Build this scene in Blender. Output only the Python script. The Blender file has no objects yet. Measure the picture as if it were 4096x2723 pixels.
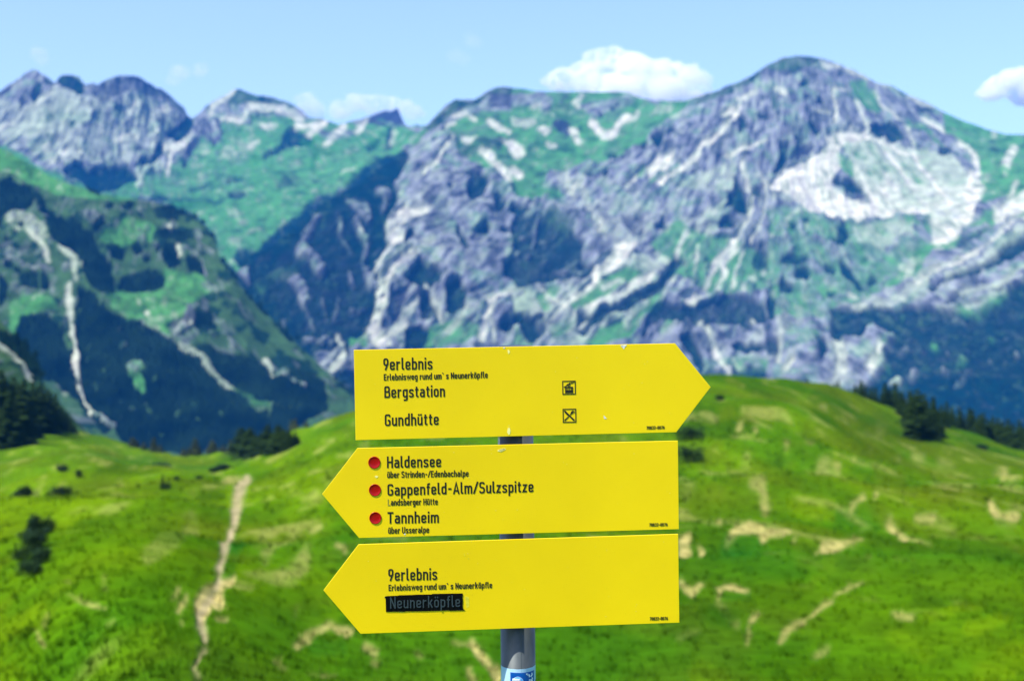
import bpy, math, random
import numpy as np

random.seed(7)
PI = math.pi
R = math.radians
C = bpy.context.scene.collection
sc = bpy.context.scene

# ------------------------------------------------------------------ camera
FOC, CX, CY, HZ = 5689.0, 2048.0, 1361.5, 1300.0
CAM = np.array([0.0, 0.0, 1.7])
PITCH = (CY - HZ) / FOC
cam_d = bpy.data.cameras.new('camera')
cam_d.sensor_width = 36.0
cam_d.lens = 50.0
cam_d.clip_start, cam_d.clip_end = 0.1, 60000.0
cam_d.dof.use_dof = True
cam_d.dof.focus_distance = 2.36
cam_d.dof.aperture_fstop = 5.8
cam_d.dof.aperture_blades = 0
cam = bpy.data.objects.new('camera', cam_d)
cam.location = CAM
cam.rotation_euler = (PI / 2 - PITCH, 0, 0)
C.objects.link(cam)
sc.camera = cam

# ------------------------------------------------------------------ sun, sky, exposure
SUN_EL, SUN_AZ = R(57.5), R(57)            # azimuth to the left of straight behind the camera
sdir = np.array([-math.sin(SUN_AZ) * math.cos(SUN_EL), -math.cos(SUN_AZ) * math.cos(SUN_EL), math.sin(SUN_EL)])
sl = bpy.data.lights.new('sun', 'SUN')
sl.energy, sl.angle, sl.color = 5.0, R(0.53), (1.0, 0.955, 0.87)
so = bpy.data.objects.new('sun', sl)
so.location = (-8, -6, 14)
from mathutils import Vector, Matrix
so.rotation_euler = Vector(sdir).to_track_quat('Z', 'Y').to_euler()
C.objects.link(so)

world = bpy.data.worlds.new('World')
sc.world = world
world.use_nodes = True
wn = world.node_tree.nodes
wl = world.node_tree.links
wn.clear()
sky = wn.new('ShaderNodeTexSky')
sky.sky_type = 'NISHITA'
sky.sun_disc = False
sky.sun_elevation = SUN_EL
sky.sun_rotation = PI + SUN_AZ
sky.altitude = 1800
sky.air_density = 1.0
sky.dust_density = 3.0
sky.ozone_density = 2.8
bg = wn.new('ShaderNodeBackground')
bg.inputs['Strength'].default_value = 0.15
wo = wn.new('ShaderNodeOutputWorld')
hsv = wn.new('ShaderNodeHueSaturation')          # the whole sky a touch paler
hsv.inputs['Saturation'].default_value = 0.92
hsv.inputs['Value'].default_value = 1.0
wl.new(sky.outputs[0], hsv.inputs['Color'])
wl.new(hsv.outputs[0], bg.inputs['Color'])
wl.new(bg.outputs[0], wo.inputs['Surface'])

sc.view_settings.view_transform = 'Standard'
sc.view_settings.look = 'None'
sc.view_settings.gamma = 1.0
sc.view_settings.use_curve_mapping = False
sc.view_settings.exposure = 0.92
sc.cycles.use_denoising = True
sc.cycles.max_bounces = 6
sc.cycles.volume_bounces = 8
sc.cycles.diffuse_bounces = 3
sc.cycles.caustics_reflective = False
sc.cycles.caustics_refractive = False

# ------------------------------------------------------------------ helpers
def mark(o, label=None, cat=None, group=None, kind=None):
    if label: o['label'] = label
    if cat: o['category'] = cat
    if group: o['group'] = group
    if kind: o['kind'] = kind
    return o

def empty(name, loc=(0, 0, 0)):
    o = bpy.data.objects.new(name, None)
    o.location = loc
    o.empty_display_size = 0.1
    C.objects.link(o)
    return o

def mesh_obj(name, verts, faces, mat, parent=None, smooth=False):
    me = bpy.data.meshes.new(name)
    me.from_pydata([tuple(v) for v in verts], [], faces)
    me.update()
    if smooth:
        me.polygons.foreach_set('use_smooth', [True] * len(me.polygons))
    if mat: me.materials.append(mat)
    o = bpy.data.objects.new(name, me)
    C.objects.link(o)
    if parent: o.parent = parent
    return o

def np_mesh(name, V, Q, mat, cols=None, smooth=True):
    """mesh from numpy arrays; V (n,3), Q (m,k) with k = 3 or 4; cols = dict of vertex colours"""
    me = bpy.data.meshes.new(name)
    n, m, k = len(V), len(Q), Q.shape[1]
    me.vertices.add(n)
    me.vertices.foreach_set('co', np.ascontiguousarray(V, dtype=np.float32).ravel())
    me.loops.add(m * k)
    me.loops.foreach_set('vertex_index', np.ascontiguousarray(Q, dtype=np.int32).ravel())
    me.polygons.add(m)
    me.polygons.foreach_set('loop_start', np.arange(0, m * k, k, dtype=np.int32))
    me.polygons.foreach_set('loop_total', np.full(m, k, dtype=np.int32))
    me.polygons.foreach_set('use_smooth', np.full(m, smooth, dtype=bool))
    me.update(calc_edges=True)
    if cols:
        for nm, c in cols.items():
            a = me.color_attributes.new(nm, 'FLOAT_COLOR', 'POINT')
            cc = np.ones((n, 4), dtype=np.float32)
            cc[:, :3] = c
            a.data.foreach_set('color', cc.ravel())
    if mat: me.materials.append(mat)
    o = bpy.data.objects.new(name, me)
    C.objects.link(o)
    return o

_rng = np.random.default_rng(11)
_PERM = _rng.permutation(4096).astype(np.int64)
_VAL = _rng.uniform(-1, 1, 4096)
def vn(x, y, z, seed=0):
    xi, yi, zi = np.floor(x).astype(np.int64), np.floor(y).astype(np.int64), np.floor(z).astype(np.int64)
    fx, fy, fz = x - xi, y - yi, z - zi
    u, v, w = (f * f * f * (f * (f * 6 - 15) + 10) for f in (fx, fy, fz))
    xi += seed * 131
    def h(a, b, c):
        return _VAL[_PERM[(_PERM[(_PERM[a & 4095] + b) & 4095] + c) & 4095]]
    x1, y1, z1 = xi + 1, yi + 1, zi + 1
    c00 = h(xi, yi, zi) * (1 - u) + h(x1, yi, zi) * u
    c10 = h(xi, y1, zi) * (1 - u) + h(x1, y1, zi) * u
    c01 = h(xi, yi, z1) * (1 - u) + h(x1, yi, z1) * u
    c11 = h(xi, y1, z1) * (1 - u) + h(x1, y1, z1) * u
    return (c00 * (1 - v) + c10 * v) * (1 - w) + (c01 * (1 - v) + c11 * v) * w

def fbm(x, y, z, octv=3, seed=0, gain=0.5):
    s, a, t = 0, 1.0, 0
    for k in range(octv):
        s = s + a * vn(x, y, z, seed + k * 7)
        t += a
        a *= gain
        x, y, z = x * 2.03 + 5.1, y * 2.03 + 9.7, z * 2.03 + 3.3
    return s / t

def ridged(x, y, z, octv=3, seed=0):
    s, a, t = 0, 1.0, 0
    for k in range(octv):
        s = s + a * (1 - 2 * np.abs(vn(x, y, z, seed + k * 7)))
        t += a
        a *= 0.5
        x, y, z = x * 2.03 + 5.1, y * 2.03 + 9.7, z * 2.03 + 3.3
    return s / t

def place(px, py, r):
    """point seen in direction (px, py) of the 4096 px wide photograph, at horizontal range r metres"""
    x, y = (px - CX) / FOC, (CY - py) / FOC
    X = x
    Y = math.cos(PITCH) + math.sin(PITCH) * y
    Z = -math.sin(PITCH) + math.cos(PITCH) * y
    h = np.sqrt(X * X + Y * Y)
    return np.stack([CAM[0] + r * X / h, CAM[1] + r * Y / h, CAM[2] + r * Z / h], -1)

class Depth:
    """smooth log-range field through control points (px, py, r)"""
    def __init__(s, pts):
        P = np.array(pts, float)
        s.c = P[:, :2] / 1000.0
        s.v = np.log(P[:, 2])
        n = len(P)
        K = s.ker(s.c[:, None, :] - s.c[None, :, :]) + 0.004 * np.eye(n)
        A = np.zeros((n + 3, n + 3))
        A[:n, :n] = K
        A[:n, n] = 1; A[:n, n + 1:] = s.c
        A[n, :n] = 1; A[n + 1:, :n] = s.c.T
        s.w = np.linalg.solve(A, np.concatenate([s.v, np.zeros(3)]))
    @staticmethod
    def ker(d):
        r2 = (d ** 2).sum(-1)
        return 0.5 * r2 * np.log(r2 + 1e-9)
    def __call__(s, px, py):
        q = np.stack([px, py], -1) / 1000.0
        sh = q.shape[:-1]
        q = q.reshape(-1, 2)
        out = s.w[len(s.c)] + q @ s.w[len(s.c) + 1:]
        for k in range(len(s.c)):
            out = out + s.w[k] * s.ker(q - s.c[k])
        return np.exp(out).reshape(sh)

# ------------------------------------------------------------------ what grows and lies on the slopes, plus shade painted into its colours
ZO = {'1': (0, 200, 2.24), '2': (1000, 200, 2.24), '3': (2048, 150, 2.24), '4': (3072, 150, 2.24),
      '5': (0, 700, 1.96), '6': (1000, 700, 1.96), '7': (2048, 750, 1.96), '8': (3072, 750, 1.96),
      'a': (0, 1400, 1.8146), 'b': (0, 1950, 1.685), 'c': (2700, 1400, 1.69), 'd': (2700, 1950, 1.69)}
PX0, PY0, STEP = -900, 100, 4
NXR, NYR = (5000 - PX0) // STEP, (2950 - PY0) // STEP
CAT = 'GgLRrSDTPKYBMO'  # D, r and K also hold painted shade, Y painted light
ALB = {'G': (.042, .150, .040), 'g': (.026, .062, .022), 'L': (.23, .27, .20), 'R': (.140, .150, .175), 'r': (.022, .026, .040),
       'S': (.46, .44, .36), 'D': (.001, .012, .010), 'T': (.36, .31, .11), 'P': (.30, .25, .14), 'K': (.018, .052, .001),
       'Y': (.088, .158, .001), 'B': (.012, .085, .006), 'M': (.041, .110, .0008), 'O': (.062, .092, .004)}
TM = np.zeros((NYR, NXR, len(CAT)), dtype=np.float32)

def zc(z, pts):
    ox, oy, s = ZO[z]
    return [((ox + x / s - PX0) / STEP, (oy + y / s - PY0) / STEP) for x, y in pts]

def blend(x0, x1, y0, y1, m, c):
    w = TM[y0:y1, x0:x1]
    w *= (1 - m)[..., None]
    w[..., CAT.index(c)] += m

def window(p, pad):
    xs, ys = [a for a, b in p], [b for a, b in p]
    x0, x1 = max(0, int(min(xs) - pad)), min(NXR, int(max(xs) + pad) + 2)
    y0, y1 = max(0, int(min(ys) - pad)), min(NYR, int(max(ys) + pad) + 2)
    return x0, x1, y0, y1

def A(z, c, pts, k=0.9):                 # an area
    p = zc(z, pts)
    x0, x1, y0, y1 = window(p, 2)
    if x1 <= x0 or y1 <= y0: return
    X, Y = np.meshgrid(np.arange(x0, x1), np.arange(y0, y1))
    ins = np.zeros(X.shape, bool)
    for i in range(len(p)):
        (ax, ay), (bx, by) = p[i], p[i - 1]
        if ay == by: continue
        t = (Y - ay) / (by - ay)
        ins ^= ((ay > Y) != (by > Y)) & (X < ax + t * (bx - ax))
    blend(x0, x1, y0, y1, ins.astype(np.float32) * k, c)

def L(z, c, w, pts, k=0.9):              # a streak of width w
    s = ZO[z][2]
    w = w / s / STEP / 2
    p = zc(z, pts)
    if len(p) == 1: p = p + [(p[0][0] + .1, p[0][1])]
    x0, x1, y0, y1 = window(p, w * 1.5 + 2)
    if x1 <= x0 or y1 <= y0: return
    X, Y = np.meshgrid(np.arange(x0, x1), np.arange(y0, y1))
    d = np.full(X.shape, 1e9)
    for (ax, ay), (bx, by) in zip(p[:-1], p[1:]):
        ux, uy = bx - ax, by - ay
        t = np.clip(((X - ax) * ux + (Y - ay) * uy) / (ux * ux + uy * uy + 1e-9), 0, 1)
        d = np.minimum(d, np.hypot(X - ax - t * ux, Y - ay - t * uy))
    m = np.clip((w * 1.15 - d) / (w * 0.35 + .6), 0, 1) * k
    blend(x0, x1, y0, y1, m.astype(np.float32), c)

def spots(z, c, lst, k=0.9):
    for x, y, w in lst: L(z, c, w, [(x, y)], k)

def blur(T, n):
    for _ in range(n):
        T = (T + np.roll(T, 1, 0) + np.roll(T, -1, 0)) / 3
        T = (T + np.roll(T, 1, 1) + np.roll(T, -1, 1)) / 3
    return T


# base fills
TM[..., CAT.index('R')] = 1
def base(x0, x1, y0, y1, c):
    a, b = max(0, (x0 - PX0) // STEP), min(NXR, (x1 - PX0) // STEP)
    e, f = max(0, (y0 - PY0) // STEP), min(NYR, (y1 - PY0) // STEP)
    TM[e:f, a:b] = 0
    TM[e:f, a:b, CAT.index(c)] = 1
ZO['z'] = (0, 0, 1.0)
A('z', 'D', [(900,1500),(5000,1500),(5000,2900),(900,2900)], .9)
A('1', 'L', [(0,430),(250,500),(480,330),(760,420),(1000,330),(1300,420),(1600,620),(1500,800),(1450,1000),(1000,1020),(600,1050),(0,800)], .55)
A('2', 'r', [(1040,630),(1220,545),(1235,590),(1325,530),(1400,700),(1060,670)], .95)
# --- far left peaks (seen rock, pale scree, thin grass, dark cliffs)
A('1', 'L', [(60,720),(300,560),(480,480),(560,430),(720,460),(720,560),(500,760),(400,760),(100,760)], .8)
L('1', 'S', 40, [(0,700),(150,620),(260,540),(420,420),(470,380)], .6)
A('1', 'r', [(0,370),(180,260),(120,320),(0,450)])
A('1', 'D', [(330,290),(370,310),(360,400),(300,480),(265,440),(290,370)])
A('1', 'D', [(520,250),(600,210),(700,250),(765,310),(750,400),(730,410),(650,370),(560,340),(515,310)])
A('1', 'D', [(390,260),(450,270),(490,320),(440,340),(390,300)], .7)
L('1', 'r', 40, [(200,450),(180,540)])
A('1', 'r', [(880,300),(1080,230),(1250,260),(1450,360),(1640,490),(1690,600),(1740,640),(1700,740),(1560,820),(1480,790),(1520,650),(1600,590),(1500,480),(1300,420),(1200,380),(1050,420),(900,500),(830,420)], .55)
L('1', 'r', 40, [(1150,240),(1450,370),(1640,500),(1690,600)], .8)
A('1', 'D', [(1600,690),(1680,600),(1740,640),(1690,750),(1570,830),(1490,790)], .8)
spots('1', 'S', [(1450,530,110),(1180,500,90),(1150,560,70),(410,860,80),(560,930,90),(920,740,60),(1370,770,50),(460,1000,90),(900,1020,60),(700,950,60)], .7)
L('1', 'S', 45, [(1050,830),(1080,770),(1150,750),(1220,800)], .9)
spots('1', 'g', [(1040,570,110),(440,610,90),(650,680,90),(450,780,100),(880,620,90)], .6)
spots('1', 'r', [(740,800,50),(320,410,60),(1060,290,60),(1300,340,70),(1420,680,80),(1250,900,60),(770,690,80)], .7)
A('1', 'D', [(560,1130),(700,1050),(780,1090),(830,1060),(1000,1000),(1150,1030),(1230,1120),(1240,1200),(1150,1250),(900,1290),(700,1220)], .95)
A('1', 'D', [(1390,880),(1450,870),(1470,960),(1370,1050),(1220,1040),(1250,970),(1370,960)], .8)
# --- green ridge and valley behind
A('1', 'G', [(1300,1140),(1450,1080),(1700,950),(1780,760),(1950,860),(1990,690),(2294,700),(2294,1568),(1900,1568),(1700,1450),(1350,1330),(950,1290),(1200,1200)], .85)
A('1', 'g', [(2080,340),(2150,330),(2294,410),(2294,500),(2060,480),(2020,560),(1990,600)], .8)
L('1', 'S', 45, [(1880,590),(1900,520),(2090,360)], .8)
L('1', 'S', 60, [(2010,650),(2160,670),(2250,540)], .85)
L('1', 'R', 60, [(2030,520),(2294,600)], .7)
A('1', 'S', [(1440,870),(1560,840),(1740,730),(1640,880),(1540,960),(1520,1130),(1480,1140),(1500,980)])
L('1', 'L', 60, [(1240,1230),(1260,1130),(1300,1060),(1450,1050)], .8)
L('1', 'r', 40, [(1970,650),(1980,750),(1910,850)])
L('1', 'r', 55, [(1860,700),(1700,900),(1640,1020)], .8)
spots('1', 'L', [(2070,930,150),(1830,920,80),(1800,1110,90),(2250,870,80),(1750,960,60)], .6)
L('1', 'D', 60, [(1370,1330),(1480,1330)]); L('1', 'D', 60, [(2080,1320),(2180,1290)]); L('1', 'D', 90, [(1850,1470),(1980,1500)])
L('1', 'D', 40, [(1500,1330),(1750,1330),(1900,1350),(2000,1380)], .55); L('1', 'D', 50, [(1720,1250),(1900,1190)], .45); L('1', 'D', 50, [(2050,1190),(2150,1150)], .5)
L('1', 'B', 120, [(1500,1380),(1800,1420),(2000,1440)], .6)
A('2', 'G', [(0,620),(430,620),(700,650),(1050,660),(1500,720),(1640,700),(1500,850),(1000,1150),(0,1568)], .9)
A('2', 'g', [(0,380),(330,440),(440,540),(300,500),(0,490)], .85)
L('2', 'S', 80, [(0,520),(250,540),(450,620)], .7)
L('2', 'g', 60, [(30,590),(180,590)], .8)
L('2', 'S', 50, [(420,700),(680,645)], .9); L('2', 'S', 55, [(520,780),(600,700),(680,645)], .9)
L('2', 'S', 65, [(690,850),(850,700)], .9); L('2', 'S', 60, [(950,760),(1030,640)], .8)
L('2', 'R', 60, [(620,760),(800,780),(900,760)], .6)
L('2', 'S', 40, [(100,690),(220,690)], .6); L('2', 'S', 50, [(0,860),(60,820)], .6)
A('2', 'D', [(380,690),(560,800),(520,880),(340,860),(150,1000),(120,980),(180,880),(290,820),(310,720)], .85)
L('2', 'B', 90, [(480,820),(600,900),(560,1020)], .6)
L('2', 'D', 70, [(1260,730),(1240,870)], .7); L('2', 'D', 50, [(1200,740),(1070,880)], .5)
L('2', 'L', 60, [(1300,740),(1260,820)], .6); L('2', 'L', 50, [(420,880),(420,940)], .5)
L('2', 'L', 30, [(830,1120),(960,1070)], .8); L('2', 'L', 60, [(880,940),(960,900)], .4)
L('2', 'L', 40, [(300,1360),(560,1290),(800,1200)], .35)
L('2', 'D', 55, [(80,1390),(150,1380)], .8); L('2', 'g', 120, [(260,1200),(420,1170)], .5)
spots('2', 'B', [(700,900,120),(1100,800,100),(60,1000,120)], .5)
A('z', 'G', [(760,840),(1000,800),(1300,740),(1200,900),(1080,990),(938,1090),(860,1120),(780,1000)], .9)
spots('z', 'B', [(900,1000,60),(1010,930,50)], .5)
L('z', 'L', 14, [(960,960),(1010,930),(1040,925)], .5)
# --- spur and main massif; the spur cliff's shade is painted as dark cover
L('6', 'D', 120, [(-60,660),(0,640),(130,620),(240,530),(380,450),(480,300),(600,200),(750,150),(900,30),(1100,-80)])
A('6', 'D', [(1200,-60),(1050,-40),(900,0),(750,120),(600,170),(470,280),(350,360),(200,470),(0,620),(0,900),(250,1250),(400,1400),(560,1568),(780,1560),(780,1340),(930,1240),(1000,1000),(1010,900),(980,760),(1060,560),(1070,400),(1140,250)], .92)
A('6', 'r', [(400,500),(900,150),(1060,300),(1050,560),(960,900),(900,1200),(600,1300),(200,1000),(200,600)], .35)
L('6', 'R', 90, [(390,560),(480,640),(560,780)], 0.68); L('6', 'R', 70, [(520,340),(430,500)], 0.60)
L('6', 'R', 90, [(780,190),(930,330)], 0.52); L('6', 'R', 60, [(1000,110),(1080,150),(1060,280)], 0.60)
L('6', 'R', 70, [(830,380),(900,560),(930,800),(960,900)], 0.60); L('6', 'S', 30, [(850,390),(900,480)], 0.53)
L('6', 'R', 90, [(280,780),(400,880),(430,960)], 0.60); L('6', 'R', 60, [(430,1270),(540,1290),(640,1330)], 0.60)
A('6', 'R', [(400,1400),(500,1430),(700,1360),(760,1300),(780,1568),(560,1568)], .8)
L('6', 'R', 40, [(700,320),(720,520),(790,600)], 0.52); L('6', 'R', 40, [(870,1100),(930,1230)], 0.60)
L('6', 'R', 30, [(560,950),(600,1140)], 0.45); L('6', 'R', 30, [(400,950),(500,1150)], 0.45); L('6', 'R', 40, [(780,770),(800,860)], 0.60)
L('6', 'R', 40, [(700,960),(660,1150)], 0.38); L('6', 'R', 50, [(250,1080),(260,1250)], 0.38); L('6', 'R', 60, [(800,1080),(850,1000)], 0.38)
L('6', 'g', 130, [(60,920),(200,800),(330,760)], .6); L('6', 'G', 60, [(20,930),(110,900)], .6)
spots('6', 'D', [(620,230,110),(830,560,110),(540,520,100),(1020,300,90),(740,330,80),(650,520,60),(840,1000,70),(900,1150,90),(880,1130,60)], .9)
L('6', 'D', 110, [(1010,350),(1020,560),(960,700)], .9); L('6', 'D', 90, [(1100,60),(1110,250)], .9)
A('6', 'R', [(1140,60),(1230,-60),(1500,-120),(1700,0),(1680,200),(1600,350),(1450,480),(1380,300),(1150,280)], .9)
L('6', 'L', 60, [(1250,60),(1180,200)], .6); L('6', 'g', 100, [(1440,230),(1520,300),(1480,400)], .45)
L('6', 'S', 130, [(1340,290),(1200,340),(1120,430),(1140,540)], 0.79); L('6', 'S', 60, [(1130,540),(1020,700),(1000,760)], 0.79)
L('6', 'S', 90, [(1400,560),(1250,660),(1110,770),(1030,880),(1020,1050),(960,1240)], 0.79)
L('6', 'S', 130, [(960,1240),(1020,1340)], 0.79); L('6', 'S', 70, [(1280,1000),(1200,1180),(1080,1270)], 0.70)
A('6', 'R', [(1290,420),(1500,450),(1620,480),(1700,650),(1640,760),(1500,760),(1400,700),(1300,640)], .7)
A('6', 'D', [(1280,440),(1290,500),(1240,600),(1180,580),(1220,500)])
A('6', 'D', [(1330,700),(1500,800),(1480,900),(1330,900),(1200,850)], .85)
A('6', 'r', [(1100,950),(1250,900),(1200,1100),(1120,1200),(1060,1100)], .7)
A('6', 'D', [(1540,870),(1640,810),(1700,920),(1680,1080),(1560,1080),(1530,960)], .9)
A('6', 'D', [(1640,400),(1700,520),(1730,640),(1680,620),(1620,480)], .9)
A('6', 'D', [(1740,430),(1860,350),(1890,400),(1860,480),(1760,460)], .9)
A('6', 'D', [(1700,110),(1740,60),(1830,30),(1860,90),(1740,240)], .85)
A('6', 'D', [(2054,650),(1980,700),(2000,780),(2054,800)])
A('6', 'D', [(1250,1180),(1350,1150),(1460,1240),(1400,1340),(1200,1350)])
A('6', 'D', [(1330,950),(1400,920),(1480,1050),(1500,1120),(1350,1100)], .7)
spots('6', 'D', [(1800,980,80),(1960,220,120),(2000,420,80),(1890,620,60),(1560,140,60),(2000,1180,110)], .8)
L('6', 'R', 80, [(1790,600),(1780,800),(1770,950)], 0.60); L('6', 'R', 70, [(1760,250),(1850,270)], 0.60)
L('6', 'S', 40, [(1380,860),(1480,1020),(1520,1180)], 0.62)
A('6', 'G', [(780,1270),(900,1260),(930,1360),(800,1370)], .8); L('6', 'S', 60, [(640,1568),(740,1390),(690,1270)], 0.62)
A('6', 'G', [(1400,1180),(1600,1130),(1790,1200),(1800,1300),(1500,1350),(1380,1350)], .7)
L('6', 'S', 50, [(1700,1060),(1560,1240)], 0.62); L('6', 'S', 60, [(1850,1100),(1800,1300)], 0.79); L('6', 'S', 35, [(1880,1150),(1910,1300)], 0.62)
L('6', 'S', 80, [(2054,900),(1900,960),(1870,1080)], 0.70); L('6', 'R', 70, [(1950,880),(1750,1000)], 0.45)
# ridge top, centre
A('2', 'G', [(1780,690),(1900,600),(2000,560),(2348,560),(2348,1200),(2100,1080),(1850,950),(1850,850),(1760,760)], .85)
A('2', 'g', [(1560,720),(1850,430),(1970,470),(2060,420),(2280,320),(2348,330),(2348,420),(2130,420),(2060,480),(1900,540),(1700,700),(1580,740)], .85)
A('2', 'r', [(2140,400),(2348,420),(2348,520),(2130,520)], .7)
L('2', 'R', 60, [(1760,640),(1900,580),(2060,540),(2110,500)], .8); L('2', 'S', 50, [(1830,600),(1920,570)], .8); L('2', 'S', 40, [(1740,705),(1830,670)], .8); L('2', 'S', 45, [(1960,610),(2010,640)], .7)
L('2', 'S', 60, [(2150,660),(2310,740)]); A('2', 'S', [(1870,820),(2050,790),(1950,870)], .8); L('2', 'S', 75, [(2080,920),(2130,960),(2230,1080),(2320,1190)])
L('2', 'S', 50, [(2220,820),(2348,900)], .7); L('2', 'g', 140, [(1900,930),(2060,850),(2200,850)], .7)
A('2', 'R', [(1450,900),(1600,780),(1760,730),(1850,850),(1850,1050),(1750,1200),(1700,1400),(1400,1450),(1320,1200)], .8)
L('2', 'S', 60, [(1800,840),(1700,950),(1640,1050),(1560,1140)], .8); spots('2', 'D', [(1740,740,60),(1650,830,50)], .7)
A('2', 'D', [(1400,910),(1330,950),(1200,1040),(1050,1150),(870,1260),(860,1330),(960,1330),(1060,1380),(1120,1568),(1250,1540),(1300,1350),(1290,1200),(1400,1050),(1440,950)], .85)  # upper part of the spur cliff's shade, painted as dark cover
L('2', 'R', 70, [(1150,1260),(1240,1290),(1200,1430)], .7)
A('2', 'D', [(1880,1120),(2060,1110),(2130,1180),(2080,1230),(1950,1180)], .85)
A('3', 'G', [(0,440),(500,480),(1000,490),(1250,580),(1600,580),(1700,540),(1400,750),(1200,950),(850,1150),(600,1180),(300,1250),(250,1480),(0,1440)], .85)
A('3', 'R', [(0,520),(300,500),(370,570),(320,680),(280,690),(250,620),(0,620)], .85)
A('3', 'L', [(0,720),(200,730),(230,790),(120,815),(0,800)], .9); A('3', 'S', [(200,850),(290,820),(350,870),(280,910)], .85)
A('3', 'r', [(380,740),(520,770),(530,880),(480,910),(350,820)], .8); L('3', 'g', 100, [(480,560),(480,700),(420,720)], .6)
A('3', 'R', [(600,600),(850,560),(1050,490),(1110,540),(1080,600),(900,660),(740,760),(680,700)], .85)
spots('3', 'D', [(950,600,50),(900,650,50),(800,710,50),(740,740,40),(1050,560,40)], .7)
L('3', 'S', 45, [(630,520),(570,600),(600,640)], .7); L('3', 'S', 70, [(720,780),(820,905),(920,880),(1000,760),(1040,720)], .95)
L('3', 'S', 50, [(1120,680),(1080,740)], .6); L('3', 'S', 65, [(540,840),(580,960)], .85); L('3', 'S', 90, [(0,980),(60,1060)]); L('3', 'S', 50, [(330,980),(400,1000)], .8)
L('3', 'S', 90, [(0,1220),(60,1260)], .9); A('3', 'L', [(1260,700),(1300,620),(1450,620),(1420,690)], .6); L('3', 'S', 50, [(240,600),(180,620)], .5)
A('3', 'R', [(1400,750),(1550,650),(1700,590),(2000,500),(2200,350),(2294,250),(2294,900),(2000,1000),(1900,780),(1500,980),(1100,1130),(1000,1250),(850,1180),(1200,950)], .9)
A('3', 'g', [(1700,540),(2048,400),(2294,240),(2294,290),(2100,420),(1950,510),(1750,600),(1600,640)], .8)
A('3', 'D', [(1250,920),(1380,880),(1360,960),(1300,1040)], .85); A('3', 'D', [(1420,820),(1490,860),(1400,910)], .85); L('3', 'D', 50, [(1190,970),(1170,1010)], .7)
A('3', 'D', [(2020,720),(2100,740),(2130,850),(2050,860)], .85); A('3', 'D', [(2200,700),(2290,650),(2290,740),(2210,750)], .8); spots('3', 'D', [(1980,480,70)], .6)
spots('3', 'D', [(690,1260,80),(900,1090,80),(740,1160,50),(670,1410,50),(1040,1040,50),(1640,1200,60),(850,1280,50)], .75)
A('3', 'S', [(1190,1210),(1330,1060),(1460,1050),(1430,1130),(1330,1220),(1220,1310)], .95)
L('3', 'S', 60, [(2050,640),(1960,760),(1850,880),(1650,1070),(1500,1200),(1330,1320)], .95); L('3', 'S', 55, [(1900,715),(2040,650)]); L('3', 'S', 50, [(1020,1370),(1080,1320),(1150,1240)], .9)
L('3', 'S', 60, [(2050,570),(2170,480)], .7); L('3', 'S', 60, [(1930,1080),(2050,1010),(2260,990)], .9); L('3', 'L', 60, [(1400,760),(1500,720)], .6)
L('3', 'G', 40, [(1250,1310),(1480,1140)], .8); L('3', 'G', 70, [(1150,1290),(1180,1220)], .8); spots('3', 'g', [(1900,1200,100),(1750,1260,90),(1870,1330,90),(1600,1320,70)], .7)
A('3', 'G', [(400,1000),(750,950),(800,1050),(700,1130),(500,1130),(350,1060)], .8); A('3', 'G', [(580,750),(780,890),(800,940),(620,920)], .9); A('3', 'G', [(300,1410),(430,1380),(490,1440),(400,1470)], .9)
A('3', 'L', [(1500,1300),(1850,1150),(2000,1150),(1980,1400),(1850,1500),(1700,1400),(1400,1500)], .6)
A('3', 'D', [(0,1500),(120,1520),(200,1568),(0,1568)]); A('3', 'D', [(2000,1250),(2080,1420),(2080,1568),(1900,1568),(1980,1430)]); A('3', 'D', [(2150,1380),(2230,1420),(2220,1480),(2150,1450)], .8)
A('3', 'S', [(330,1240),(480,1220),(520,1330),(640,1300),(600,1400),(540,1480),(470,1390)], .5)
L('3', 'S', 60, [(2060,1140),(2110,1300),(2120,1420)], .6); L('3', 'S', 70, [(2200,1270),(2280,1350)], .6)
# right summit
A('4', 'g', [(0,250),(150,180),(300,150),(480,180),(400,250),(250,320),(0,310)], .9); L('4', 'r', 50, [(0,320),(200,330),(420,290)], .7)
A('4', 'D', [(280,430),(310,365),(360,380),(365,460),(310,485)]); A('4', 'D', [(350,760),(430,770),(470,850),(400,875),(350,830)])
A('4', 'D', [(100,980),(190,1000),(160,1180),(60,1260),(40,1250),(100,1120)]); A('4', 'r', [(250,1000),(430,1000),(350,1080),(270,1130),(180,1160)], .9)
A('4', 'r', [(150,780),(330,770),(300,1000),(100,980)], .5); spots('4', 'D', [(330,580,55),(470,620,60),(100,690,60),(720,800,80),(250,980,60),(640,320,60),(480,1020,40)], .75)
A('4', 'D', [(880,800),(1000,790),(1100,760),(1180,830),(1220,960),(1130,970),(1050,920),(880,900)], .85); A('4', 'D', [(1300,600),(1540,650),(1430,665),(1330,635)])
A('4', 'D', [(1530,1000),(1650,1010),(1660,1090),(1540,1090)], .85); spots('4', 'D', [(1070,1170,60),(1000,1030,60),(980,1340,70),(1680,1370,50)], .7)
L('4', 'r', 90, [(620,600),(700,700),(780,740)], .4); L('4', 'r', 120, [(1300,850),(1380,950),(1600,1000)], .45)
L('4', 'S', 35, [(930,500),(1050,640),(1170,740)], .9); L('4', 'S', 50, [(1380,740),(1560,850),(1720,930)], .9); L('4', 'S', 45, [(480,250),(640,240),(860,370),(1050,440)], .7)
L('4', 'S', 35, [(1250,540),(1480,620)], .6); L('4', 'S', 45, [(560,480),(590,650),(570,800)], .85); L('4', 'S', 40, [(560,480),(690,470)], .85); L('4', 'S', 30, [(780,580),(850,680),(860,880)], .8)
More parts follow.
